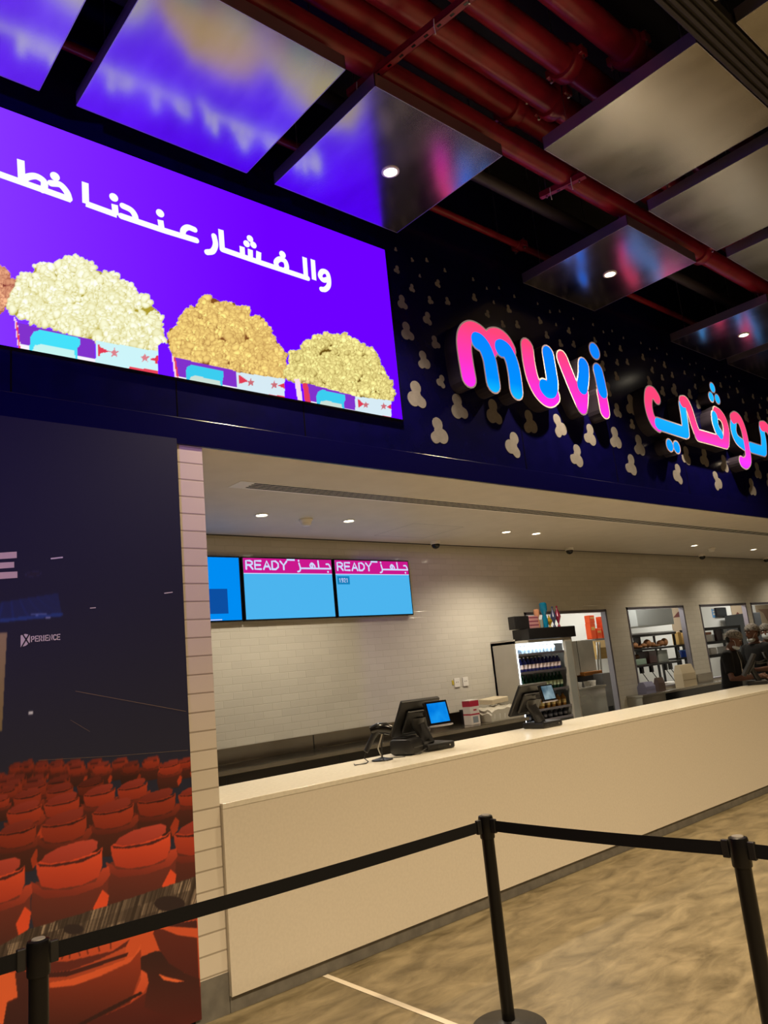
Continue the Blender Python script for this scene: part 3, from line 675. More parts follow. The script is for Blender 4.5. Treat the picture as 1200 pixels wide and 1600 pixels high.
def letter(parent, name, strokes, s, ox, oy, w, pm, bm_, dots=()):
    """strokes: (colour 'p'/'b', points); casing + rim + coloured faces"""
    c = MB(); r = MB()
    for colr, L in strokes:
        pts = sp(L, s, ox, oy); c.ribbon(pts, w + .028, YL, YF - .001); r.ribbon(pts, w + .028, YL - .001)
    co = c.build(name, 'case', parent); r.build('rim', 'rim', co)
    for i, (colr, L) in enumerate(strokes):
        MB().ribbon(sp(L, s, ox, oy), w, YL - .002 - .0006 * i).build('pink_face' if colr == 'p' else 'blue_face', pm if colr == 'p' else bm_, co)
    for colr, (x, y), rad in dots:
        p = at(ox + x / s, oy + y / s, Y=YL)
        d = MB().disc((p.x, p.z), rad + .014, YL, YF - .001).build('letter_dot', 'case', parent)
        MB().disc((p.x, p.z), rad + .014, YL - .001).build('rim', 'rim', d); MB().disc((p.x, p.z), rad, YL - .002).build('blue_face', bm_, d)
A = (4.2857, 690, 490)
s1 = thing('illuminated_sign', 'four glowing pink and blue rounded latin letters on the navy fascia', 'sign', (0, 0, 0), 0, 'illuminated lettering on the fascia')
letter(s1, 'letter', [('p', [(182,428),(160,300),(150,200),(163,140),(200,114),(245,128),(290,170),(330,230)]), ('p', [(318,190),(345,160),(385,160),(425,190),(452,235)]),
                      ('b', [(346,468),(334,390),(320,310),(292,235),(262,195),(240,183)]), ('b', [(500,515),(488,410),(468,320),(438,255),(410,232),(395,232)])], *A, SW, PINK, BLUE)
letter(s1, 'letter', [('p', [(572,226),(585,330),(608,430),(645,510),(690,558),(725,565),(752,545)]), ('b', [(712,272),(728,370),(740,450),(734,505),(708,512),(690,495)])], *A, SW, PINK, BLUE)
letter(s1, 'letter', [('p', [(808,303),(850,410),(895,520),(938,618)]), ('p', [(938,618),(944,560),(946,520)]), ('b', [(950,350),(950,420),(940,490)])], *A, SW, PINK, BLUE)
letter(s1, 'letter', [('b', [(1047,385),(1060,440),(1068,480)]), ('p', [(1072,540),(1082,590),(1092,650)]), ('b', [(1060,440),(1070,490),(1076,520)])], *A, SW * .95, PINK, BLUE, [('b', (1023, 251), .078)])
B = (5.4545, 980, 580)
s2 = thing('illuminated_sign', 'glowing pink and blue Arabic lettering on the navy fascia at the right', 'sign', (0, 0, 0), 0, 'illuminated lettering on the fascia')
W2 = .128
letter(s2, 'letter', [('p', [(250,228),(222,188),(192,185),(180,220),(180,290),(197,370),(225,430),(262,465)]), ('b', [(262,448),(380,487),(490,523)]), ('b', [(500,520),(490,430),(476,340),(468,292)]),
                      ('p', [(470,262),(500,268),(530,330),(560,430),(588,510),(600,540)]), ('p', [(600,545),(700,572),(835,612)]), ('p', [(842,600),(842,500),(822,420),(790,372),(755,350)]),
                      ('b', [(742,385),(748,440),(768,500),(790,535)])], *B, W2, PINK2, BLUE2, [('b', (362, 632), .062), ('b', (422, 648), .062), ('b', (725, 140), .055), ('b', (715, 220), .055), ('b', (768, 238), .055)])
letter(s2, 'letter', [('b', [(905,425),(905,500),(935,580),(1000,635)]), ('p', [(900,405),(925,392),(958,420),(990,500),(1012,600),(1028,700),(1030,755),(1005,785),(978,772)]),
                      ], *B, W2, PINK2, BLUE2)
letter(s2, 'letter', [('b', [(1055,650),(1100,664),(1160,682)]), ('b', [(1165,675),(1162,590),(1150,520),(1146,495)]), ('p', [(1146,472),(1180,476),(1215,530),(1240,620),(1250,690)]),
                      ('b', [(1250,690),(1275,600),(1290,540)])], *B, W2, PINK2, BLUE2)

# ------------------------------------------------------------------ floating metal ceiling panels, pipes, struts
ZP = 4.75
def make_panel(x0, x1, y0, y1, label, down=None, lit=False):
    t = thing('ceiling_panel', label, 'ceiling panel', ((x0 + x1) / 2, (y0 + y1) / 2, ZP), 0, 'floating metal ceiling panels')
    hx, hy = (x1 - x0) / 2, (y1 - y0) / 2
    MB().box(-hx + .002, hx - .002, -hy + .002, hy - .002, 0, .004).build('face_sheet', 'alu', t)
    e = MB()
    e.box(-hx, -hx + .004, -hy, hy, -.001, .085).box(hx - .004, hx, -hy, hy, -.001, .085).box(-hx, hx, -hy, -hy + .004, -.001, .085).box(-hx, hx, hy - .004, hy, -.001, .085)
    e.build('edge_frame', 'alu_edge', t)
    for sx in (-1, 1):
        for sy in (-1, 1):
            MB().cyl((sx * (hx - .12), sy * (hy - .12), .004), (sx * (hx - .12), sy * (hy - .12), ZC - ZP), .004, 6).build('hanger_rod', 'zinc', t)
    if down is not None:
        dx, dy = down[0] - (x0 + x1) / 2, down[1] - (y0 + y1) / 2
        r = MB().lathe([(.058, 0), (.058, -.006), (.045, -.008), (.042, -.003)], (dx, dy, 0), 24, False).build('lamp_ring', 'white', t, smooth=True)
        MB().lathe([(.043, -.004), (.02, -.0045)], (dx, dy, 0), 24).build('lamp_lens', 'lamp', r)
        spot('panel_spot_light', (dx, dy, -.03), HALL_W * .55, WARM, 2.0, .7, .04, t)
    return t
PR = [(-1.22, -.16), (.06, 1.12), (1.31, 2.37), (2.575, 3.645), (5.10, 6.165), (7.58, 8.68), (8.88, 9.94), (10.14, 11.2)]
PL = ['metal ceiling panel out of view beyond the left edge above the screen', 'metal ceiling panel cut by the top left corner of the photo', 'large purple-lit metal ceiling panel without a lamp above the screen', 'metal ceiling panel with a lamp above the right end of the screen',
      'metal ceiling panel with a lamp above the latin letters', 'metal ceiling panel with a lamp at the right edge above the Arabic lettering', 'narrow looking metal ceiling panel behind the one at the right edge', 'farthest metal ceiling panel along the fascia, out of view']
dl = {3: (610, 268), 4: (953, 428), 5: (1162, 523)}
for i, (a, b) in enumerate(PR):
    d = at(*dl[i], Z=ZP) if i in dl else None
    make_panel(a, b, 2.63, 3.66, PL[i], d)
BL = ['large beige metal ceiling panel with its corner by the black ribbed track', 'second beige metal ceiling panel from the ribbed track, right of the largest one', 'third beige metal ceiling panel at the right edge above the long red pipe', 'fourth beige metal ceiling panel hidden past the right edge']
for i, a in enumerate((3.825, 5.075, 6.325, 7.575)): make_panel(a, a + 1.065, 1.405, 2.44, BL[i])
for i, a in enumerate((2.59, 3.88, 5.14)):
    make_panel(a, a + 1.065, .17, 1.215, ['beige ceiling panel at the top edge behind the black ribbed track, left of two', 'beige ceiling panel in the top right corner behind the black ribbed track', 'beige ceiling panel out of view past the top right corner'][i])
# black ribbed track between the panel rows
t = thing('ceiling_track', 'black ribbed track running between the metal ceiling panels at top right', 'track', (6, 1.31, ZP - .03))
MB().box(-9, 9, -.085, .085, .02, .09, .004).build('body', 'tray', t)
for y in (-.06, -.02, .02, .06): MB().box(-9, 9, y - .011, y + .011, -.0, .022, .003).build('rib', 'tray', t)
for x in (-6, -2, 2, 6): MB().cyl((x, 0, .09), (x, 0, ZC - ZP + .03), .005, 6).build('hanger_rod', 'zinc', t)

def pipe(label, y, z, r, x0=-6.9, x1=23.9, couplings=(), m='pipe', rods=True):
    t = thing('ceiling_pipe', label, 'pipe', (0, y, z), 0, 'pipes under the soffit')
    MB().cyl((x0, 0, 0), (x1, 0, 0), r, 24).build('pipe_run', m, t, smooth=True)
    for cx in couplings:
        c = MB()
        for k in range(1): c.tube([(cx - .05, 0, 0), (cx - .045, 0, 0), (cx - .03, 0, 0), (cx + .03, 0, 0), (cx + .045, 0, 0), (cx + .05, 0, 0)], [r * 1.05, r * 1.25, r * 1.34, r * 1.34, r * 1.25, r * 1.05], 24)
        co = c.build('coupling', m, t, smooth=True)
        for s in (-1, 1):
            b = MB().box(cx - .035, cx + .035, s * r * 1.25 - .03 * (s < 0), s * r * 1.25 + .03 * (s > 0), -.028, .028, .006)
            b.build('lug', m, co)
            MB().cyl((cx - .0, s * (r * 1.25 + .015), -.05), (cx, s * (r * 1.25 + .015), .05), .009, 8).build('bolt', 'zinc', co)
    if rods:
        for x in (-4, 0.4, 4.9, 9.3, 14, 19):
            MB().cyl((x, 0, r * .9), (x, 0, ZC - z), .006, 6).build('hanger_rod', 'zinc', t)
    return t
def xat(px, py, z): return at(px, py, Z=z).x
pipe('thick dark red pipe running just above the gap between the two panel rows', 2.735, 5.0, .078, couplings=(xat(1093, 395, 5.0),))
pipe('dark red pipe second from the fascia with a bolted coupling', 2.65, 5.15 + .06, .085, couplings=(xat(795, 175, 5.2),))
pipe('dark red pipe third from the fascia with a bolted coupling', 2.43, 5.17, .085, couplings=(xat(866, 158, 5.17),))
pipe('dark red pipe fourth from the fascia with a bolted coupling', 2.17, 5.17, .085, couplings=(xat(887, 98, 5.17),))
pipe('dark red pipe farthest from the fascia, by the ribbed track', 1.88, 5.17, .085, couplings=(xat(983, 78, 5.17),))
pipe('thin bright red pipe running close to the fascia', 3.70, 5.15, .03, x0=.5, couplings=(xat(812, 384, 5.15),))
pipe('thin dark grey conduit between the panels and the fascia', 3.22, 5.15, .05, m='duct')
def strut(label, a, b, z):
    """perforated U channel under the pipes on two threaded rods"""
    d = b - a; L = d.length; t = thing('pipe_strut', label, 'bracket', a, math.atan2(d.y, d.x))
    c = MB().box(0, L, -.022, .022, -.003, 0).box(0, L, -.022, -.019, -.003, .04).box(0, L, .019, .022, -.003, .04).build('channel', 'pipe', t)
    n = int(L / .09)
    for k in range(n): MB().box(.04 + k * .09, .065 + k * .09, -.007, .007, -.0042, -.0028).build('slot', 'blackgloss', c)
    for x in (.05, L - .05): MB().cyl((x, 0, -.02), (x, 0, ZC - a.z), .005, 6).build('threaded_rod', 'zinc', t)
    for x in (.09, L * .72): MB().tube([(x, -.024, .03), (x, -.03, -.02), (x + .004, -.03, -.07)], .003, 6).build('cable_tie', 'white', t)
zs = 4.91
strut('perforated red channel strut hanging across the pipes at the top', Vector((at(546, 152, Z=zs).x, at(546, 152, Z=zs).y, zs)), Vector((at(745, -9, Z=zs).x, at(745, -9, Z=zs).y, zs)), zs)
strut('short red channel strut under the thick pipe above the latin sign', Vector((at(845, 310, Z=zs).x, at(845, 310, Z=zs).y, zs)), Vector((at(915, 276, Z=zs).x, at(915, 276, Z=zs).y, zs)), zs)

# ------------------------------------------------------------------ the counter and its ceiling fittings
ct = thing('service_counter', 'long cream solid surface counter with a grey recessed plinth', 'counter', (0, 0, 0))
MB().box(2.071, 22, YF - .02, YF + .6, .078, .972).build('front_panel', 'counter', ct)
MB().box(2.071, 22, YF - .021, 4.50, .9725, 1.0, .002).build('countertop', 'countertop', ct)
MB().box(2.071, 22, YF + .002, YF + .55, 0, .0775).build('plinth', 'plinth', ct)
# white line on the floor
a = at(500, 1523, Z=0); 
tag(MB().box(2.63, 2.665, -.8, YF - .01, 0.0005, .0022).build('floor_tape', mat('tape_white', srgb(214, 204, 184), .6)), 'thin white tape line on the concrete floor running from the counter', 'tape')

# linear air slot
M['slotdark'] = mat('slot_dark', srgb(22, 20, 20), .9, spec=.1)
t = thing('air_slot', 'long white linear air slot with dark lines in the counter ceiling', 'air vent', (0, 0, ZF))
MB().box(2.66, 21, 4.435, 4.615, -.004, -.0005).build('slot_frame', 'white', t)
for k in range(4): MB().box(2.78, 21, 4.452 + k * .037, 4.472 + k * .037, -.0052, -.0038).build('slot', 'slotdark', t)

def downlight(x, y, label, on=True):
    t = thing('ceiling_downlight', label, 'downlight', (x, y, ZF), 0, 'downlights in the counter ceiling')
    MB().lathe([(.062, -.0005), (.062, -.006), (.05, -.009), (.044, -.002)], (0, 0, 0), 24, False).build('trim_ring', 'white', t, smooth=True)
    MB().lathe([(.045, -.003), (.01, -.0035)], (0, 0, 0), 24).build('lamp_lens', 'lamp', t)
    spot('downlight_light', (0, 0, -.03), COVE_W, COVE, 2.5, .8, .04, t)
DLN = ['dimmer downlight nearest the tiled pilaster', 'bright downlight second from the pilaster', 'small downlight left of a close pair in the counter ceiling', 'brighter downlight right of a close pair in the counter ceiling',
       'bright downlight in the counter ceiling above the bowed worker', 'small downlight in the counter ceiling nearest the right edge', 'downlight past the right edge']
for (x, y), l in zip([(3.38, 5.34), (4.30, 5.34), (6.52, 5.37), (7.02, 5.35), (10.83, 5.44), (12.81, 5.45), (15.2, 5.4)], DLN): downlight(x, y, l)
def smoke(x, y, label):
    t = thing('smoke_detector', label, 'smoke detector', (x, y, ZF), 0, 'smoke detectors')
    MB().lathe([(.06, -.0005), (.062, -.012), (.05, -.03), (.048, -.032)], (0, 0, 0), 24).build('base', 'white', t, smooth=True)
    MB().lathe([(.046, -.033), (.044, -.05), (.03, -.062)], (0, 0, 0), 20).build('sensor_head', 'white', t, smooth=True)
smoke(3.86, 5.39, 'white smoke detector between the two downlights nearest the pilaster'); smoke(11.53, 5.53, 'white smoke detector in the ceiling near the right edge')
def dome(x, label):
    t = thing('security_camera', label, 'security camera', (x, 6.02, ZF), 0, 'dome cameras by the tiled wall')
    MB().lathe([(.055, -.0005), (.055, -.03), (.05, -.035)], (0, 0, 0), 22).build('mount', 'white', t, smooth=True)
    MB().lathe([(.048, -.035), (.046, -.055), (.034, -.075), (.012, -.086)], (0, 0, 0), 22).build('dome', 'blackgloss', t, smooth=True)
for x, l in ((6.06, 'black dome camera on the ceiling right of the order screens'), (8.56, 'black dome camera on the ceiling above the door opening'), (12.18, 'black dome camera on the ceiling above the bowed worker'), (14.6, 'black dome camera on the ceiling at the right edge')): dome(x, l)
t = thing('access_hatch', 'square outline of an access hatch in the counter ceiling', 'hatch', (0, 0, ZF))
MB().box(5.05, 5.75, 5.28, 5.285, -.0012, -.0003).box(5.05, 5.75, 5.88, 5.885, -.0012, -.0003).box(5.05, 5.055, 5.28, 5.885, -.0012, -.0003).box(5.745, 5.75, 5.28, 5.885, -.0012, -.0003).build('hatch_joint', 'plinth', t)

# ------------------------------------------------------------------ order screens
FONT = {'R': [[(0, 0), (0, 1), (.6, 1), (.92, .85), (.92, .62), (.6, .48), (0, .48)], [(.5, .48), (.95, 0)]], 'E': [[(.9, 1), (0, 1), (0, 0), (.9, 0)], [(0, .5), (.8, .5)]],
        'A': [[(0, 0), (.5, 1), (1, 0)], [(.2, .33), (.8, .33)]], 'D': [[(0, 0), (0, 1), (.55, 1), (.95, .72), (.95, .28), (.55, 0), (0, 0)]], 'Y': [[(0, 1), (.5, .5), (1, 1)], [(.5, .5), (.5, 0)]],
        '1': [[(.2, .8), (.55, 1), (.55, 0)]], '9': [[(.9, .55), (.5, .45), (.1, .6), (.15, .92), (.5, 1), (.9, .9), (.9, .3), (.6, 0), (.2, .05)]], '2': [[(.1, .8), (.35, 1), (.8, .95), (.85, .65), (.1, 0), (.95, 0)]]}
def write(mb, s, x, z, w, h, lw, y, gap):
    for ch in s:
        for stx in FONT[ch]: mb.ribbon([(x + a * w, z + b * h) for a, b in stx], lw, y)
        x += w + gap
    return x
SCR = emis('screen_blue', srgb(76, 180, 238), 1.0); BAN = emis('banner_pink', srgb(202, 24, 140), 1.0); TW = emis('screen_white', srgb(205, 215, 255), 1.0)
SB = emis('screen_deep_blue', srgb(0, 140, 242), 1.0); SD = emis('screen_navy', srgb(12, 78, 160), 1.0); NB = emis('ticket_blue', srgb(22, 128, 186), 1.0)
YT = YB - .06
def tv(x0, x1, label, kind):
    z0, z1 = 2.165, 2.768; w = x1 - x0; y = YT - .001
    t = thing('order_screen', label, 'screen', (x0, YT, z0), 0, 'order screens on the tiled wall'); h = z1 - z0
    MB().box(0, w, 0, .045, 0, h, .004).build('housing', 'blackgloss', t)
    MB().box(.1, w - .1, .045, YB - YT - .001, .1, h - .1).build('wall_mount', 'black', t)
    b = .014
    MB().prism([(b, b), (w - b, b), (w - b, h - b), (b, h - b)], -.001, -.001).build('display', SB if kind == 0 else SCR, t)
    if kind == 0:
        d = MB().prism([(w - .62, .075), (w - .15, .075), (w - .15, .3), (w - .62, .3)], -.002, -.002).build('picture_box', SD, t)
        MB().ribbon([(w - .6, .02), (w - .22, .022)], .008, -.002).build('caption_line', TW, t)
        return
    zb = h * .735
    MB().prism([(b, zb), (w - b, zb), (w - b, h - b), (b, h - b)], -.002, -.002).build('banner', BAN, t)
    MB().ribbon([(b, zb), (w - b, zb)], .008, -.0025, cap=False).build('banner_rule', TW, t)
    m = MB(); write(m, 'READY', .045, zb + .042, .072, .078, .019, -.003, .023)
    ar = lambda L, k=5: m.ribbon(catmull([Vector((p[0] * w, zb + p[1])) for p in L], k) if len(L) > 2 else [Vector((p[0] * w, zb + p[1])) for p in L], .017, -.003)
    ar([(.61, .105), (.622, .055), (.612, .028), (.592, .022)]); ar([(.62, .055), (.975, .055)], 1)
    ar([(.752, .058), (.735, .085), (.757, .108), (.785, .085), (.792, .058)]); ar([(.757, .105), (.765, .058)])
    ar([(.83, .132), (.836, .057)]); ar([(.925, .1), (.955, .098), (.975, .057)])
    for cx, cz in ((.607, .13), (.94, .022)): m.disc((cx * w, zb + cz), .0105, -.003, rz=.0105)
    m.build('lettering', TW, t)
    MB().prism([(w * .475, h - b - .018), (w * .565, h - b - .018), (w * .565, h - b), (w * .475, h - b)], -.003, -.003).build('banner_tab', TW, t)
    if kind == 2:
        n = MB().prism([(.03, zb - .105), (.19, zb - .105), (.19, zb - .02), (.03, zb - .02)], -.002, -.002).build('ticket', NB, t)
        q = MB(); write(q, '1921', .052, zb - .082, .022, .04, .007, -.003, .009); q.build('ticket_number', TW, t)
tv(2.60, 3.655, 'deep blue order screen partly hidden by the tiled pilaster', 0)
tv(3.672, 4.725, 'pale blue order screen with pink READY banner, middle of the row', 1)
tv(4.742, 5.785, 'pale blue order screen showing number 1921, right end of the row', 2)

# ------------------------------------------------------------------ stanchions and belts
def stanchion(x, y, label, belt_to=None, z1=None):
    t = thing('stanchion', label, 'stanchion', (x, y, 0), 0, 'black belt barrier posts')
    MB().lathe([(.165, .001), (.165, .008), (.155, .014), (.05, .024), (.034, .034)], (0, 0, 0), 40).build('base', 'black', t, smooth=True)
    MB().lathe([(.029, .03), (.029, .80)], (0, 0, 0), 24).build('post', 'postblack', t, smooth=True)
    MB().lathe([(.0335, .795), (.0345, .80), (.0345, .885), (.032, .893), (.022, .896)], (0, 0, 0), 24).build('head', 'postblack', t, smooth=True)
    MB().lathe([(.021, .896), (.019, .899)], (0, 0, 0), 20).build('cap_disc', 'plinth', t)
    if belt_to:
        d = Vector((belt_to[0] - x, belt_to[1] - y)); L = d.length; u = d / L; v = Vector((-u.y, u.x))
        b = MB(); n = 24; th = .0012
        ra, rb, rc, rd = [], [], [], []
        for i in range(n + 1):
            s = .036 + (L - .072) * i / n; sag = -.006 * 4 * (i / n) * (1 - i / n); z = .851 + sag
            for lst, o_, zz in ((ra, th, -.024), (rb, th, .024), (rc, -th, -.024), (rd, -th, .024)):
                p = u * s + v * o_; lst.append(b.bm.verts.new((p.x, p.y, z + zz)))
        for i in range(n):
            b.bm.faces.new((ra[i], ra[i + 1], rb[i + 1], rb[i])); b.bm.faces.new((rc[i], rd[i], rd[i + 1], rc[i + 1]))
            b.bm.faces.new((rb[i], rb[i + 1], rd[i + 1], rd[i])); b.bm.faces.new((ra[i], rc[i], rc[i + 1], ra[i + 1]))
        bo = b.build('belt', 'belt', t)
        for s in (.045, L - .05):
            p = u * s
            MB().box(p.x - .013, p.x + .013, p.y - .009, p.y + .009, .82, .882, .003, rot=Euler((0, 0, math.atan2(u.y, u.x))), c=(p.x, p.y, .851)).build('belt_clip', 'black', t)
A_, B_, C_ = (2.781, 2.636), (2.834, 1.458), (.81, 2.706)
stanchion(*A_, 'black belt post at the corner of the barrier in front of the counter', B_)
stanchion(*B_, 'black belt post at the right edge of the photo', (2.88, -.3))
stanchion(*C_, 'black belt post in the lower left corner before the mural', A_)
stanchion(-1.25, 2.76, 'black belt post out of view past the left edge', C_)

# ------------------------------------------------------------------ back counter, steel splashback
t = thing('steel_worktop', 'long stainless steel back worktop with splashback under the order screens', 'worktop', (0, 0, 0))
MB().box(1.905, 7.0, 5.78, YB - .001, .90, .94, .004).build('worktop', 'steel_mirror', t)
MB().box(1.905, 6.38, YB - .026, YB - .001, .94, 1.072, .003).build('splashback', 'steel_mirror', t)
MB().box(1.905, 7.0, 5.84, YB - .001, .0, .899).build('cabinet_body', mat('dark_steel', srgb(70, 66, 60), .35, .9), t)
for x in (3.2, 4.36, 5.52, 6.39): MB().box(x - .004, x + .004, 5.8385, 5.8405, .05, .89).build('door_joint', 'blackgloss', t)
MB().box(4.352, 4.362, YB - .028, YB - .025, .942, 1.07).build('panel_joint', 'blackgloss', t)
MB().box(6.38, 6.41, 6.0, YB - .001, .94, 1.09, .003).build('end_panel', 'black', t)
# straw carton
p = at(733, 1130, Z=.94); cx, cy = 6.28, 5.98
RED = mat('carton_red', srgb(178, 30, 60), .5); PAP = mat('carton_white', srgb(226, 218, 210), .55); GRY = mat('carton_grey', srgb(140, 150, 158), .5)
t = thing('straw_carton', 'red and white cardboard carton on the steel worktop beside the bagged lids', 'carton', (cx, cy, .9408))
MB().box(-.07, .07, -.055, .055, 0, .26, .002).build('carton_body', PAP, t)
MB().box(-.0705, .0705, -.0555, .0555, .19, .25).build('red_band', RED, t); MB().box(-.0705, .0705, -.0555, .0555, .10, .115).build('red_stripe', RED, t)
MB().box(-.04, .04, -.0558, -.055, .02, .085).build('grey_print', GRY, t); MB().box(-.02, .03, -.0558, -.055, .145, .16).build('caption_print', RED, t)
# bags of cup lids
BAG = mat('clear_bag', srgb(206, 200, 184), .22, 0, spec=.7)
def lumpy(x0, x1, y0, y1, h, seed, amp=.02):
    b = bmesh.new(); bmesh.ops.create_cube(b, size=1); bmesh.ops.subdivide_edges(b, edges=b.edges[:], cuts=9, use_grid_fill=True)
    rg = random.Random(seed); ph = [rg.uniform(0, 6) for _ in range(6)]
    for v in b.verts:
        u = Vector(v.co) * 2; f = 1 - .16 * (abs(u.x) ** 4 + abs(u.y) ** 4) * (u.z > -.9)
        n = math.sin(u.x * 9 + ph[0]) * math.sin(u.y * 7 + ph[1]) + .6 * math.sin(u.x * 17 + ph[2] + u.z * 5) * math.cos(u.y * 15 + ph[3])
        v.co = Vector(((x0 + x1) / 2 + u.x * (x1 - x0) / 2 * (1 - .06 * (u.z > .5)), (y0 + y1) / 2 + u.y * (y1 - y0) / 2, max(.001, h * (.5 + u.z / 2) * f + (amp * n if u.z > -.5 else 0))))
    m = MB(); m._merge(b); return m
t = thing('lid_bag', 'clear plastic bag of pale cup lids on the steel worktop beside the fridge', 'bag', (6.76, 6.02, .9412)); lumpy(-.30, .26, -.16, .16, .15, 3, .012).build('bag_film', BAG, t, smooth=True)
for k in range(6): MB().tube([(-.25 + k * .085, -.165, .02), (-.24 + k * .085, -.16, .07), (-.22 + k * .085, -.13, .13)], .004, 5).build('bag_crease', 'white', t)
tag(MB().box(6.62, 6.93, 5.98, 6.18, 1.122, 1.18, .01, rot=Euler((.05, -.04, .1))).build('paper_packet', mat('packet_cream', srgb(214, 200, 172), .6)), 'flat cream paper packet lying on top of the bagged lids', 'packet')
# sockets
for x, l in ((6.392, 'white wall socket with a yellow tag, left of the pair by the fridge'), (6.53, 'white wall socket right of the pair by the fridge')):
    t = thing('wall_socket', l, 'socket', (x, YB, 1.39), 0, 'wall sockets')
    MB().box(-.045, .045, -.012, -.0005, -.05, .05, .003).build('plate', 'white', t)
    for dx in (-.014, .014): MB().cyl((dx, -.0125, .005), (dx, -.0118, .005), .005, 8).build('socket_hole', 'blackgloss', t)
    if x < 6.45: MB().box(-.075, -.05, -.006, -.0005, -.02, .03).build('yellow_tag', mat('tag_yellow', srgb(200, 180, 60), .5), t)

# ------------------------------------------------------------------ tills on the counter
def make_till(loc, rz, label, scr, ds=1.0, dp=(.075, -.165, .285)):
    t = thing('till_terminal', label, 'till', loc, rz, 'tills on the counter')
    b = MB().box(-.05, .21, -.12, .11, .001, .05, .012).build('base', 'black', t)
    MB().box(.04, .12, -.1215, -.119, .018, .034).build('port_panel', 'blackgloss', b); MB().cyl((.16, -.122, .026), (.16, -.119, .026), .006, 8).build('port', 'zinc', b)
    MB().tube([(.03, -.03, .045), (.02, .0, .12), (0, .03, .19), (0, .02, .24)], [(.035, .06), (.03, .055), (.03, .06), (.03, .07)], 12).build('stand', 'black', t, smooth=True)
    a = math.radians(33)
    rot = Euler((a, 0, 0))
    m = MB().box(-.18, .18, .0, .03, -.15, .15, .008, rot=rot, c=(0, 0, 0)).box(-.12, .12, -.03, .0, -.11, .08, .012, rot=rot, c=(0, 0, 0)).build('monitor', 'black', t, loc=(0, .04, .235))
    r2 = Euler((math.radians(-14), 0, 0))
    MB().box(-.115 * ds, .115 * ds, -.014, .012, -.095 * ds, .095 * ds, .005, rot=r2, c=(0, 0, 0)).build('customer_display', 'blackgloss', t, loc=dp)
    MB().prism([(-.097 * ds, -.075 * ds), (.097 * ds, -.075 * ds), (.097 * ds, .078 * ds), (-.097 * ds, .078 * ds)], -.0152, -.0152).build('display_picture', scr, t, loc=dp).rotation_euler = r2
    MB().box(-.118 * ds, .118 * ds, -.02, .008, -.105 * ds, -.094 * ds, .003, rot=r2, c=(0, 0, 0)).build('display_chin', 'alu_edge', t, loc=dp)
    MB().tube([(dp[0] - .01, dp[1] + .015, dp[2] - .015), (.035, -.08, .255), (.02, -.03, .26)], .02, 10).build('display_arm', 'black', t, smooth=True)
    return t
def screen_pic(name, c1, c2, scale, s):
    m = emis(name, c1, s); tc = nd(m, 'ShaderNodeTexCoord'); n = nd(m, 'ShaderNodeTexNoise'); n.inputs['Scale'].default_value = scale
    r = nd(m, 'ShaderNodeValToRGB'); r.color_ramp.elements[0].color = c1; r.color_ramp.elements[1].color = c2; r.color_ramp.elements[0].position = .4; r.color_ramp.elements[1].position = .65
    lk(m, tc.outputs['Object'], n.inputs['Vector']); lk(m, n.outputs['Fac'], r.inputs['Fac']); lk(m, r.outputs['Color'], [q for q in m.node_tree.nodes if q.type == 'EMISSION'][0].inputs[0]); return m
PB = screen_pic('till_blue', srgb(0, 120, 222), srgb(20, 150, 240), 8, 1.0); PG = screen_pic('till_grey', srgb(70, 96, 110), srgb(150, 172, 178), 9, .9)
make_till((3.985, 4.32, 1.0), -.08, 'black till with a bright blue customer display, nearest the pilaster', PB, .92, (.045, -.15, .262))
make_till((5.33, 4.34, 1.0), -.02, 'black till with a grey customer display in front of the drinks fridge', PG, .74, (.03, -.14, .285))
make_till((9.62, 4.36, 1.0), .5, 'black till at the right edge of the photo before the workers', mat('till_off', srgb(40, 38, 36), .2))
# printer
t = thing('receipt_printer', 'rounded black receipt printer left of the till with the blue display', 'printer', (3.80, 4.29, 1.0), .25)
MB().box(-.085, .085, -.10, .10, .001, .115, .03).build('printer_body', 'black', t, smooth=True); MB().box(-.06, .06, -.05, .07, .113, .125, .005).build('printer_lid', 'blackgloss', t); MB().box(-.06, .06, -.102, -.098, .05, .056).build('paper_slot', 'blackgloss', t)
MB().tube([(-.09, -.04, .02), (-.03, -.115, .008), (.04, -.13, .03), (.075, -.12, .03), (.085, -.09, .03)], .004, 6).build('cable', 'black', t)
# scanner on its stand
t = thing('barcode_scanner', 'black handheld barcode scanner resting in a thin stand on the counter', 'scanner', (3.53, 4.25, 1.0))
MB().lathe([(.075, .001), (.072, .008), (.03, .016), (.012, .022)], (0, 0, 0), 24).build('stand_base', 'black', t, smooth=True)
MB().tube([(0, 0, .015), (.005, 0, .1), (.015, -.02, .19)], .006, 8).build('stand_leg', 'black', t, smooth=True); MB().tube([(0, 0, .02), (-.02, .01, .08), (.01, -.015, .18)], .005, 8).build('stand_leg', 'zinc', t, smooth=True)
MB().tube([(-.10, .05, .07), (-.075, .04, .11), (-.045, .02, .165), (-.02, .0, .20)], [(.02, .017), (.022, .018), (.022, .02), (.026, .024)], 12).build('scanner_handle', 'black', t, smooth=True)
MB().tube([(-.06, .025, .205), (-.02, .0, .215), (.03, -.03, .21), (.06, -.05, .195)], [(.022, .026), (.03, .036), (.03, .04), (.026, .036)], 12).build('scanner_head', 'blackgloss', t, smooth=True)
MB().tube([(-.10, .05, .07), (-.115, .055, .03), (-.10, .03, .006), (-.16, -.02, .004), (-.24, .0, .004), (-.2, .06, .004)], .0035, 6).build('cable', 'black', t)
MB().tube([(.0, -.0, .02), (.05, .02, .006), (.09, .0, .004), (.12, -.03, .004), (.16, -.06, .004)], .0035, 6).build('stand_cable', 'black', t)
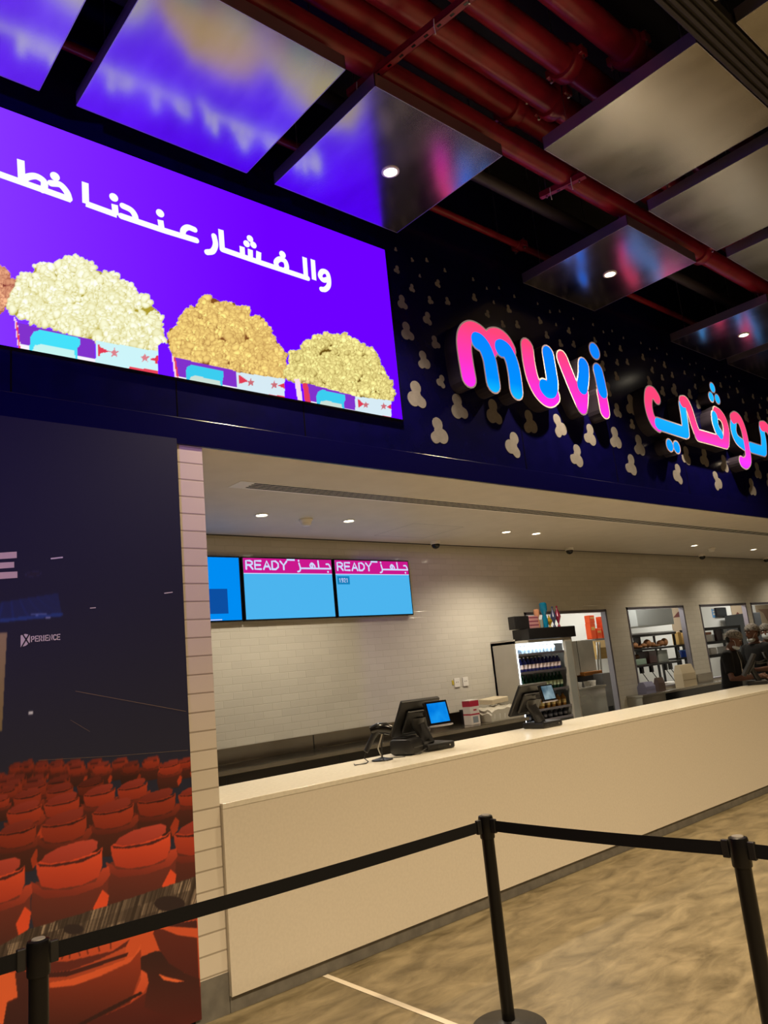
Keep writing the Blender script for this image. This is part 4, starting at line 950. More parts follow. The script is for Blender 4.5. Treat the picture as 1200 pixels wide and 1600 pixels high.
# cup of straws at the right edge, cable coil
t = thing('paper_cup', 'blue and white paper cup on the counter at the right edge', 'cup', (10.42, 4.36, 1.0)); MB().lathe([(.04, .001), (.055, .16), (.057, .165)], (0, 0, 0), 20).build('cup_wall', mat('cup_blue', srgb(96, 120, 170), .4), t, smooth=True); MB().lathe([(.059, .165), (.059, .172), (.05, .178)], (0, 0, 0), 20).build('cup_lid', 'white', t, smooth=True)
t = thing('card_reader', 'black card reader with coiled cable beside the right edge till', 'card reader', (9.95, 4.20, 1.0), .3); MB().box(-.09, .09, -.06, .06, .001, .045, .012).build('reader_body', 'black', t); MB().tube([(.1 + .06 * math.cos(k * .5), -.02, .06 + .05 * math.sin(k * .5)) for k in range(26)], .005, 6).build('cable', 'duct', t)

# ------------------------------------------------------------------ drinks fridge
YR = 5.90
def fx(px, py, Y=YR): return at(px, py, Y=Y)
fl, fr_ = fx(802, 1002).x, fx(893, 998).x
FT = 1.79
t = thing('drinks_fridge', 'open fronted grey drinks fridge with lit shelves of bottles', 'fridge', (fl, YR, 0)); W = fr_ - fl; D = YB - YR - .002
MB().box(0, .03, 0, D, .05, FT + .02).box(W - .03, W, 0, D, .05, FT).box(0, W, D - .03, D, .05, FT).box(0, W, 0, D, FT - .03, FT).box(0, W, 0, D, .05, .5).build('cabinet', 'fridge', t)
MB().box(.03, W - .03, D - .034, D - .03, .5, FT - .03).build('liner', 'fridge_in', t)
MB().box(.03, .048, -.004, .02, .5, FT - .05, .003).build('lit_jamb', 'fridge_lamp', t)
MB().box(W - .19, W - .0, -.012, .03, .45, FT - .0, .03).build('door_edge', 'fridge', t); MB().box(W - .165, W - .04, -.0135, -.0115, .55, FT - .05).build('door_glass', mat('door_mirror', srgb(196, 200, 196), .2, .25), t)
for sx in (.1, W - .1): MB().cyl((sx, .08, 0), (sx, .08, .05), .025, 10).build('foot', 'black', t)
SH = [fx(840, y).z for y in (1019, 1047, 1078, 1108, 1125)]
IN_R = W - .2
for z in SH: 
    s = MB().box(.05, IN_R, .0, D - .04, z - .03, z - .012).build('shelf', 'blackgloss', t); MB().box(.05, IN_R, -.006, .0, z - .03, z - .004).build('price_rail', 'alu_edge', s)
MB().box(.06, IN_R, .002, .024, FT - .06, FT - .035).build('light_tube', 'fridge_lamp', t)
area('fridge_light', (fl + W * .42, YR + .04, FT - .07), 8, (.85, .93, 1), W * .6, .03, (math.radians(25), 0, 0))
def bottle(x, z, h, r, col, lab, capc, label, group, trans=0.0):
    o = MB().lathe([(r * .9, 0), (r, .01 * h / .2), (r, h * .62), (r * .8, h * .74), (r * .36, h * .88), (r * .36, h * .95)], (0, 0, 0), 12).build('bottle', col, None, (x, YR + .07, z), True)
    tag(o, label, 'bottle', group)
    MB().lathe([(r * 1.02, h * .22), (r * 1.02, h * .5)], (0, 0, 0), 12, False).build('bottle_label', lab, o, smooth=True)
    MB().lathe([(r * .42, h * .94), (r * .42, h)], (0, 0, 0), 10).build('bottle_cap', capc, o, smooth=True)
    return o
def row(n, zi, h, r, col, lab, capc, label, group, x0=.085, x1=None):
    x1 = x1 or IN_R - .05
    b = bottle(fl + x0, SH[zi] - .0115, h, r, col, lab, capc, label, group)
    for k in range(1, n): dup(b, (fl + x0 + (x1 - x0) * k / (n - 1), YR + .07, SH[zi] - .0115))
mk = lambda n, r, g, b, ro=.2: mat(n, srgb(r, g, b), ro)
row(11, 0, .108, .032, mk('water', 190, 210, 224, .1), mk('water_label', 120, 140, 160), 'white', 'clear water bottle on the top fridge shelf', 'water bottles on the top fridge shelf', .085, IN_R - .12)
row(12, 1, .172, .033, mk('soda', 40, 44, 110, .12), mk('soda_label', 236, 220, 226), 'white', 'bottle with a pale pink label on the second fridge shelf', 'labelled bottles on the second fridge shelf')
row(12, 2, .19, .03, mk('green_glass', 16, 52, 34, .08), mk('green_label', 190, 206, 170), mk('green_cap', 40, 80, 56), 'dark green bottle on the third fridge shelf', 'green bottles on the third fridge shelf')
row(5, 3, .15, .036, mk('amber_jar', 150, 104, 44, .2), mk('amber_label', 210, 180, 110), 'black', 'amber jar on the fourth fridge shelf', 'amber jars on the fourth fridge shelf', .45)
row(9, 4, .10, .03, mk('dark_can', 60, 62, 72, .25), mk('can_label', 150, 150, 160), 'zinc', 'dark can on the lowest visible fridge shelf', 'dark cans on the lowest visible fridge shelf')
# display plinth on top and the collectables on it
zh0, zh1 = FT + .002, fx(860, 980).z
hx0, hx1 = fx(823, 990).x, fx(896, 985).x
tag(MB().box(hx0, hx1, YR - .03, YR + .22, zh0, zh1, .006).build('display_plinth', 'black'), 'black display plinth on top of the drinks fridge', 'plinth')
q = fx(806, 970).x; tag(MB().box(q, hx0 + .10, YR + .02, YR + .12, zh1 + .001, fx(815, 965).z + .02, .004).build('menu_holder', 'black'), 'black holder box at the left end of the fridge top', 'box')
def fig(px, w, h, col, prof, name, label, cat, n=16):
    x = fx(px, 980).x
    tag(MB().lathe([(r * w / 2, z * h) for r, z in prof], (0, 0, 0), n).build(name, col, None, (x, YR + .06, zh1 + .0005), True), label, cat)
px2m = abs(fx(860, 980).x - fx(870, 980).x) / 10
BOX = [(1, 0), (1, .98), (.9, 1)]; DIA = [(.5, 0), (.45, .06), (.15, .14), (1, .5), (.25, .86), (.2, .9), (.35, .95), (.2, 1)]; FIGP = [(.75, 0), (.8, .3), (.5, .5), (.6, .55), (1, .72), (1, .95), (.7, 1)]
x = fx(837, 980).x
tg = thing('gift_box', 'pink printed gift box standing on the fridge plinth', 'box', (x, YR + .06, zh1 + .0005)); MB().box(-.08, .08, -.05, .05, 0, .15, .004).build('carton', mk('gift_pink', 176, 128, 128), tg)
for kk in range(3): MB().box(-.081, .081, -.051, .051, .03 + kk * .045, .045 + kk * .045).build('carton_stripe', mk('gift_stripe', 120, 60, 80), tg)
fig(847.5, 5.5 * px2m, .23, mk('tan_cup', 186, 132, 100), FIGP, 'souvenir_cup', 'tan souvenir cup behind the pink gift box', 'cup')
fig(852.6, 4 * px2m, .10, mk('grey_cup', 130, 140, 134), BOX, 'souvenir_cup', 'small grey souvenir tub on the fridge plinth', 'cup')
fig(859, 7.4 * px2m, .31, mk('teal_fig', 14, 112, 150), FIGP, 'souvenir_cup', 'tall teal souvenir cup on the fridge plinth', 'cup')
fig(866, 6 * px2m, .15, mk('yellow_fig', 170, 140, 30), DIA, 'souvenir_cup', 'small yellow souvenir cup on the fridge plinth', 'cup')
fig(873, 6.3 * px2m, .26, mk('navy_fig', 60, 70, 110), DIA, 'souvenir_cup', 'navy diamond shaped souvenir cup on the fridge plinth', 'cup')
fig(880, 6.3 * px2m, .265, mk('red_fig', 156, 32, 70), DIA, 'souvenir_cup', 'red diamond shaped souvenir cup at the right end of the plinth', 'cup')

# ------------------------------------------------------------------ kitchen seen through the openings
t = thing('steel_counter', 'stainless steel counter under the pass-through openings', 'counter', (0, 0, 0))
MB().box(9.74, 10.36, 6.02, YB - .002, .0, .899, .004).build('cabinet', 'steel', t); MB().box(9.72, 14.2, 5.99, YB - .008, .90, .93, .003).build('worktop', 'steel', t)
MB().box(10.36, 14.2, 6.02, YB - .002, .0, .899).build('dark_front', 'blackgloss', t); MB().box(11.76, 12.24, YB - .03, YB - .008, .931, 1.07, .003).build('splashback', 'steel', t)
t = thing('kitchen_counter', 'white kitchen counter carrying the food warmer inside the second opening', 'counter', (0, 0, 0))
MB().box(10.25, 12.4, YB + TH + .004, 7.1, .92, .958, .004).build('worktop', 'white', t); MB().box(10.28, 12.36, YB + TH + .03, 7.08, 0, .9195).build('cabinet', 'kwall', t)
def kz(px, py, Y): return at(px, py, Y=Y)
# fryer station in the doorway
YK = 6.75
a = kz(892, 1075, YK); b = kz(945, 1071, YK); zt = (a.z + b.z) / 2; fxr = b.x
t = thing('fryer_station', 'stainless steel fryer station with a tall hood in the doorway', 'fryer', (0, 0, 0))
MB().box(a.x, b.x, YK, YK + .6, .0, zt - .03, .004).build('cabinet', 'steel', t); MB().box(a.x - .02, b.x + .01, YK - .02, YK + .6, zt - .03, zt, .006).build('worktop', 'steel', t)
c0, c1 = kz(880, 1003, YK + .3), kz(926, 1000, YK + .3)
MB().box(c0.x, c1.x, YK + .3, YK + .6, zt + .16, c0.z, .006).build('hood', noisy(mat('hood_steel', srgb(188, 182, 168), .34, .35), srgb(180, 174, 160), srgb(196, 190, 176), 4, 3), t)
MB().box(kz(900, 1000, YK + .3).x - .004, kz(900, 1000, YK + .3).x + .004, YK + .297, YK + .301, zt + .16, c0.z).build('hood_joint', 'blackgloss', t)
MB().box(c0.x, c1.x + .1, YK + .4, YK + .6, zt, zt + .16).build('hood_base', 'black', t); MB().box(kz(908, 1052, YK + .28).x, c1.x + .02, YK + .22, YK + .4, zt + .14, zt + .2, .01).build('copper_tray', mat('copper', srgb(170, 110, 50), .3, .8), t)
for px in (932, 936): MB().tube([(kz(px, 1000, YK + .4).x, YK + .4, c0.z - .05), (kz(px - 1, 1020, YK + .35).x + .02, YK + .34, c0.z - .25), (kz(px, 1040, YK + .4).x, YK + .38, zt + .1)], .014, 8).build('oil_pipe', 'zinc', t, smooth=True)
for k_, px in enumerate((900, 914, 928, 936)):
    x = kz(px, 1068, YK).x
    tag(MB().lathe([(.05, 0), (.06, .06), (.062, .07)], (0, 0, 0), 14).build('food_tub', 'white' if k_ % 2 else 'steel', None, (x, YK + .12, zt + .0005), True), ['steel tub at the left of the fryer worktop', 'white tub second from the left on the fryer worktop', 'steel tub third from the left on the fryer worktop', 'white tub at the right end of the fryer worktop'][k_], 'tub')
# grey cabinet right of the fryer
a = kz(944, 1052, YK + .02); b = kz(968, 1052, YK + .02)
t = thing('kitchen_cabinet', 'plain dark grey cabinet right of the fryer station', 'cabinet', (0, 0, 0)); MB().box(fxr + .03, 10.21, YK + .03, YK + .2, 0, a.z, .004).build('body', mk('cab_grey', 96, 94, 92, .4), t); MB().box(fxr + .06, fxr + .18, YK + .026, YK + .031, a.z - .55, a.z - .48).build('handle_slot', 'blackgloss', t)
# hanging paper bags and orange cartons in the doorway
KR = mk('kraft', 196, 160, 92, .6)
def bagobj(px0, px1, py0, py1, Y, col, label, d=.16, name='paper_bag', z0=None):
    p0 = kz(px0, py1, Y); p1 = kz(px1, py1, Y); zt_ = kz((px0 + px1) / 2, py0, Y).z; zb_ = z0 if z0 is not None else p0.z; w = p1.x - p0.x; h = zt_ - zb_
    t = thing(name, label, name.replace('_', ' ').split()[-1], (p0.x, Y, zb_))
    m = MB(); b = m.bm
    lo = [(0, 0), (w, 0), (w, d), (0, d)]; hi = [(.04 * w, .25 * d), (.96 * w, .25 * d), (.96 * w, .75 * d), (.04 * w, .75 * d)]; md = [(.0, 0), (w, 0), (w, d), (0, d)]
    R_ = [[b.verts.new((x, y, z)) for x, y in L] for L, z in ((lo, 0), (md, h * .6), (hi, h))]
    for A1, B1 in zip(R_, R_[1:]):
        for k in range(4): b.faces.new((A1[k], A1[(k + 1) % 4], B1[(k + 1) % 4], B1[k]))
    b.faces.new(R_[0][::-1]); b.faces.new(R_[-1]); m.build('bag_body', col, t)
    MB().box(.0, w, -.002, -.0005, h * .3, h * .31).build('bag_fold', mk(name + '_fold', 150, 130, 96), t)
    return t
ORG = mk('orange_carton', 255, 92, 30, .5)
YS2 = 7.5
t = thing('wall_shelf', 'grey kitchen shelf carrying orange cartons beside the doorway', 'shelf', (0, 0, 0))
p0, p1 = kz(930, 998, YS2), kz(957, 998, YS2)
MB().box(p0.x, p1.x + .35, YS2, YS2 + .35, p0.z - .03, p0.z).build('board', mk('shelf_grey', 120, 116, 108), t); MB().box(p0.x + .02, p0.x + .06, YS2 + .3, YS2 + .35, 0, p0.z - .03).build('post', 'zinc', t); MB().box(p1.x + .3, p1.x + .34, YS2 + .3, YS2 + .35, 0, p0.z - .03).build('post', 'zinc', t)
zs_ = p0.z
for k_, (px, h, dz) in enumerate(((932, .26, 0), (941, .17, 0), (950, .24, 0), (932.5, .13, .261), (950, .12, .241))):
    x = kz(px, 990, YS2).x; w = .072
    tt = thing('fries_carton', ['tall orange fries carton at the left of the kitchen shelf', 'short orange fries carton in the middle of the shelf', 'orange fries carton at the right of the kitchen shelf', 'orange carton stacked on the tall left carton', 'orange carton stacked on the right carton'][k_], 'carton', (x, YS2 + .1, zs_ + dz + .0005))
    MB().box(-w, w, -.05, .05, 0, h, .006).build('carton_body', ORG, tt); MB().box(-w * .7, w * .7, -.052, -.05, h * .55, h * .75).build('carton_print', mk('carton_cream', 250, 190, 110), tt)
bagobj(935, 954, 1000, 1030, 7.3, KR, 'kraft paper bag hanging beside the doorway shelf', .2)
# ---- food warmer in the second opening
YW = 6.62
t = thing('food_warmer', 'black three tier food warmer full of snacks behind the second opening', 'food warmer', (0, 0, 0))
wl, wr = kz(983, 990, YW).x, kz(1056, 985, YW).x
ZS = [kz(1015, 990, YW).z, kz(1015, 1012, YW).z, kz(1018, 1037, YW).z]
for k_, z in enumerate(ZS):
    s = MB().box(wl, wr, YW, YW + .42, z - .035, z, .004).build('shelf', 'black', t)
    MB().box(wl + .01, wr - .01, YW - .003, YW + .0, z - .006, z - .002).build('shelf_lip', 'zinc', s)
MB().box(wl + .02, wr - .02, YW + .02, YW + .4, ZS[0] + .0005, ZS[0] + .02).build('lit_top', mat('warm_top', srgb(230, 234, 240), .3), t)
for sx in (wl + .015, wr - .05):
    for sy in (.02, .38): MB().box(sx, sx + .03, YW + sy, YW + sy + .03, .9585, ZS[0] - .036).build('post', 'black', t)
MB().box((wl + wr) / 2 - .07, (wl + wr) / 2 + .09, YW + .3, YW + .34, ZS[2], ZS[0] - .036).build('back_panel', mk('maroon', 56, 30, 30), t)
for px, py in ((985, 1045), (1006, 1048), (1022, 1052), (1044, 1048), (1052, 1050)):
    x = kz(px, py, YW).x
    MB().box(x - .03, x + .03, YW + .01, YW + .06, ZS[2] - .13, ZS[2] - .036, .006).build('control_box', 'blackgloss', t)
    MB().tube([(x, YW + .03, ZS[2] - .12), (x + .02, YW - .02, ZS[2] - .22), (x + .08, YW - .05, .972), (x + .14, YW - .03, .966)], .007, 6).build('cord', 'black', t)
BRN = [mk('bake_%d' % i, *c, .5) for i, c in enumerate(((182, 130, 88), (150, 98, 60), (214, 172, 128)))]
nb_ = 0
def food(name, x, y, z, r, m, label, group):
    o = MB().ell((0, 0, r[2] * 1.0), r, u=10, v=7).build(name, m, None, (x, y, z), True); tag(o, label, 'pastry', group); return o
f0 = None
for k_ in range(9):
    x = wl + .15 + k_ * (wr - wl - .36) / 8
    if f0 is None: f0 = food('pretzel', x, YW + .12, ZS[1] + .001, (min(.085, (wr - wl - .36) / 16.6), .065, .07), BRN[0], 'brown baked pretzel on the middle warmer shelf', 'pretzels on the middle warmer shelf')
    else:
        d_ = dup(f0, (x, YW + .12, ZS[1] + .001), .08 * (-1) ** k_); d_.scale = (.8 + .2 * math.sin(k_ * 2.1), 1, .62 + .34 * math.sin(k_ * 1.7 + 1))
tag(MB().ell((0, 0, .09), (.13, .085, .09), u=14, v=10).build('bread_loaf', BRN[2], None, (wl + .18, YW + .275, ZS[1] + .001), True), 'large golden loaf at the left of the middle warmer shelf', 'bread')
for k_, (px, w_, h_, c_, lab) in enumerate(((989, .1, .1, 'white', 'white food tray at the left of the lowest warmer shelf'), (1008, .16, .09, mk('tray_green', 150, 176, 160), 'pale green carton on the lowest warmer shelf'), (1028, .11, .2, mk('maroon_box', 70, 40, 40), 'maroon box in the middle of the lowest warmer shelf'), (1044, .15, .19, mk('clear_case', 150, 156, 150, .1), 'clear display case at the right of the lowest warmer shelf'))):
    x = kz(px, 1030, YW).x
    tag(MB().box(-w_, w_, -.1, .1, 0, h_, .008).build('food_box', c_, None, (x, YW + .175, ZS[2] + .0008)), lab, 'box')
    if k_ < 2:
        food('sausage_roll', x + .03, YW + .175, ZS[2] + h_ + .001, (.1, .05, .035), BRN[k_], ['brown roll lying on the white food tray', 'brown roll lying on the pale green carton'][k_], 'rolls on the lowest warmer shelf')
# bags and cup on the worktop of the second opening
WT = .9308
bagobj(1069, 1090, 1037, 1071, 6.05, mk('bag_cream', 206, 190, 158, .6), 'cream paper bag standing on the steel worktop by the second opening', .14, z0=WT)
bagobj(1030, 1040, 1058, 1073, 6.08, mk('bag_brown', 96, 78, 70, .6), 'small brown packet on the steel worktop under the warmer', .08, 'food_packet', z0=WT)
bagobj(1009, 1024, 1065, 1073, 6.06, mk('tray_lilac', 140, 140, 172, .5), 'lilac plastic tray on the steel worktop under the warmer', .14, 'plastic_tray', z0=WT)
t = thing('prep_shelf', 'black prep shelf right of the food warmer', 'shelf', (0, 0, 0)); xa, xb = kz(1058, 1005, 6.8).x, kz(1083, 1005, 6.8).x
zsh = kz(1068, 1007, 6.8).z; zs2 = kz(1070, 1027, 6.8).z
MB().box(xa, xb + .1, 6.8, 7.15, zsh - .03, zsh).build('board', 'black', t); MB().box(xa, xb + .1, 6.8, 7.15, zs2 - .03, zs2).build('board', 'black', t)
for sx in (xa, xb + .07): MB().box(sx, sx + .03, 7.12, 7.15, 0, zsh - .03).build('post', 'black', t)
for k_, px in enumerate((1060, 1068, 1076)): 
    x = kz(px, 1000, 6.9).x
    tag(MB().box(-.055, .055, -.06, .06, 0, .22 - .02 * k_, .01).build('paper_bundle', KR, None, (x, 6.92, zsh + .0005)), ['upright bundle of kraft bags at the left of the black prep shelf', 'upright bundle of kraft bags in the middle of the prep shelf', 'upright bundle of kraft bags at the right of the prep shelf'][k_], 'paper bags')
t = thing('plastic_tub', 'bright blue plastic tub on the lower prep shelf', 'tub', (kz(1072, 1020, 6.9).x, 6.92, zs2 + .0005)); MB().lathe([(.08, 0), (.095, .10), (.1, .105)], (0, 0, 0), 18).build('tub_wall', mk('tub_blue', 40, 80, 190), t, smooth=True); MB().lathe([(.1, .105), (.102, .12), (.08, .125)], (0, 0, 0), 18).build('tub_lid', mk('lid_blue', 90, 140, 230), t, smooth=True)
# wall posters at the far kitchen wall
def poster(px0, px1, py0, py1, col, label, shape=None, scol=None, Y=KB):
    a, b = kz(px0, (py0 + py1) / 2, Y - .012), kz(px1, (py0 + py1) / 2, Y - .012); zt_, zb_ = kz((px0 + px1) / 2, py0, Y - .012).z, kz((px0 + px1) / 2, py1, Y - .012).z
    t = thing('wall_poster', label, 'poster', (a.x, Y, zb_)); w, h = b.x - a.x, zt_ - zb_
    MB().box(0, w, -.012, -.001, 0, h).build('sheet', col, t)
    for pts, c in (shape or []): MB().prism([(u * w, v * h) for u, v in pts], -.0135, -.0135).build('print', c, t)
BEI = mk('poster_beige', 176, 156, 130, .6); MAR = mk('print_maroon', 96, 40, 34, .6)
wave = [(.05, .7), (.3, .82), (.5, .74), (.7, .84), (.98, .7), (.8, .62), (.5, .6), (.2, .62)]
poster(1050, 1078, 950, 996, BEI, 'beige poster with an orange square behind the second opening', [([(.1, .68), (.4, .86), (.55, .9), (.75, .78), (.98, .74), (.6, .7)], MAR), ([(.5, .36), (.95, .36), (.95, .56), (.5, .56)], ORG)])
poster(1148, 1176, 942, 1020, BEI, 'beige poster with a red wave behind the third opening', [(wave, MAR)])
poster(1186, 1212, 945, 1010, BEI, 'beige poster at the right edge behind the fourth opening', [([(.1, .9), (.4, .8), (.7, .4), (.95, .2), (.95, .9)], mk('print_tan', 150, 120, 100))])
# grey hood over the warmer
a = kz(984, 957, 7.6); b = kz(1050, 952, 7.6)
t = thing('extractor_hood', 'long grey extractor hood hanging behind the second opening', 'hood', (0, 0, 0)); MB().box(a.x + .2, b.x, 7.6, 8.3, kz(1010, 978, 7.6).z, kz(1010, 952, 7.6).z + .02, .01).build('canopy', mk('hood_grey', 168, 172, 170, .4), t); MB().box(a.x + .8, a.x + 1.2, 7.8, 8.1, kz(1010, 952, 7.6).z + .021, 2.978).build('duct', 'steel', t)
# shelving and menu screen behind the third opening
YX = 7.2
t = thing('kitchen_rack', 'black kitchen rack with white tubs behind the third opening', 'rack', (0, 0, 0)); ra_, rb_ = kz(1093, 985, YX).x, kz(1158, 985, YX).x
rz_ = [kz(1125, 979, YX).z, kz(1125, 1001, YX).z, kz(1125, 1022, YX).z]
for z in rz_: MB().box(ra_, rb_, YX, YX + .4, z - .05, z).build('shelf', 'black', t)
for sx in (ra_, rb_ - .04): 
    for sy in (0, .36): MB().box(sx, sx + .04, YX + sy, YX + sy + .04, 0, rz_[0] - .05).build('post', 'black', t)
MB().box((ra_ + rb_) / 2 - .12, (ra_ + rb_) / 2 + .12, YX + .05, YX + .1, rz_[1], rz_[0] - .05).build('divider', mk('rack_maroon', 52, 30, 32), t)
for k_, (px, zi) in enumerate(((1104, 1), (1115, 1), (1142, 1), (1106, 2), (1118, 2), (1146, 2))):
    x = kz(px, 995, YX).x
    tag(MB().box(-.12, .12, -.12, .12, 0, .13, .01).build('storage_tub', 'white', None, (x, YX + .2, rz_[zi] + .0005)), ['white tub at the left of the upper rack shelf', 'white tub second on the upper rack shelf', 'white tub at the right of the upper rack shelf', 'white tub at the left of the lower rack shelf', 'white tub second on the lower rack shelf', 'white tub at the right of the lower rack shelf'][k_], 'tub')
tag(MB().box(-.2, .14, -.08, .08, 0, .05, .01).build('wooden_tray', BRN[1], None, (kz(1108, 990, YX).x, YX + .1, rz_[1] + .132)), 'brown tray lying on the white tubs of the rack', 'tray')
a, b = kz(1121, 957, KB - .07), kz(1136, 956, KB - .07); hh = kz(1128, 949, KB - .07).z - kz(1128, 963, KB - .07).z
t = thing('kitchen_monitor', 'black kitchen monitor on the white wall behind the third opening', 'monitor', (a.x, KB - .06, kz(1128, 963, KB - .07).z)); MB().box(0, b.x - a.x, 0, .055, 0, hh, .008).build('housing', 'black', t); MB().box(.03, b.x - a.x - .03, -.002, 0, .03, hh - .03).build('dark_screen', mk('mon_grey', 58, 60, 60, .2), t)
a2, b2 = kz(1113, 957, KB - .012), kz(1121, 957, KB - .012)
t = thing('notice_sheet', 'pale blue notice sheet on the kitchen wall beside the monitor', 'notice', (a2.x, KB, kz(1117, 965, KB).z)); MB().box(0, b2.x - a2.x - .03, -.006, -.001, 0, hh).build('sheet', mk('notice_blue', 110, 170, 226), t)
for k_ in range(3): MB().box(.04, b2.x - a2.x - .08, -.0075, -.006, .06 + k_ * hh * .3, .1 + k_ * hh * .3).build('print_line', 'white', t)
a, b = kz(1173, 965, 7.9), kz(1186, 965, 7.9)
t = thing('tall_fridge', 'tall dark grey kitchen fridge behind the fourth opening', 'fridge', (a.x, 7.9, 0)); MB().box(0, b.x - a.x + .1, 0, .6, .05, kz(1178, 957, 7.9).z, .01).build('cabinet', mk('fr_dark', 74, 76, 78, .35), t); MB().box(.06, .09, -.03, -.005, .9, 1.5).build('handle', 'zinc', t); MB().box(.05, b.x - a.x + .05, .05, .55, 0, .05).build('kick_plinth', 'black', t)

# ------------------------------------------------------------------ the three workers
def fuse(mb, name, m, parent, vox=.011, sm=6):
    """melt overlapping lofts into one continuous skin"""
    me = bpy.data.meshes.new('tmp'); bmesh.ops.recalc_face_normals(mb.bm, faces=mb.bm.faces[:]); mb.bm.to_mesh(me); mb.bm.free()
    o = bpy.data.objects.new(name, me); COL.objects.link(o)
    r = o.modifiers.new('r', 'REMESH'); r.mode = 'VOXEL'; r.voxel_size = vox; r.use_smooth_shade = True
    s = o.modifiers.new('s', 'SMOOTH'); s.factor = .5; s.iterations = sm
    dg = bpy.context.evaluated_depsgraph_get(); dg.update()
    new = bpy.data.meshes.new_from_object(o.evaluated_get(dg)); new.name = name
    o.modifiers.clear(); o.data = new; bpy.data.meshes.remove(me)
    new.materials.clear(); new.materials.append(M[m] if isinstance(m, str) else m)
    new.polygons.foreach_set('use_smooth', [True] * len(new.polygons))
    if parent: o.parent = parent
    return o
SKIN = noisy(mat('skin_brown', srgb(104, 66, 50), .5), srgb(98, 62, 48), srgb(110, 72, 54), 9, 3)
SHIRT = noisy(mat('black_shirt', srgb(9, 9, 12), .9), srgb(8, 8, 11), srgb(11, 11, 15), 12, 4)
TROU = mat('dark_trousers', srgb(26, 26, 30), .85); NET = noisy(mat('hair_net', srgb(140, 134, 126), .8), srgb(74, 68, 64), srgb(160, 154, 146), 70, 2)
MASK = mat('paper_mask', srgb(206, 214, 220), .7); HAIR = mat('black_hair', srgb(18, 15, 14), .6)
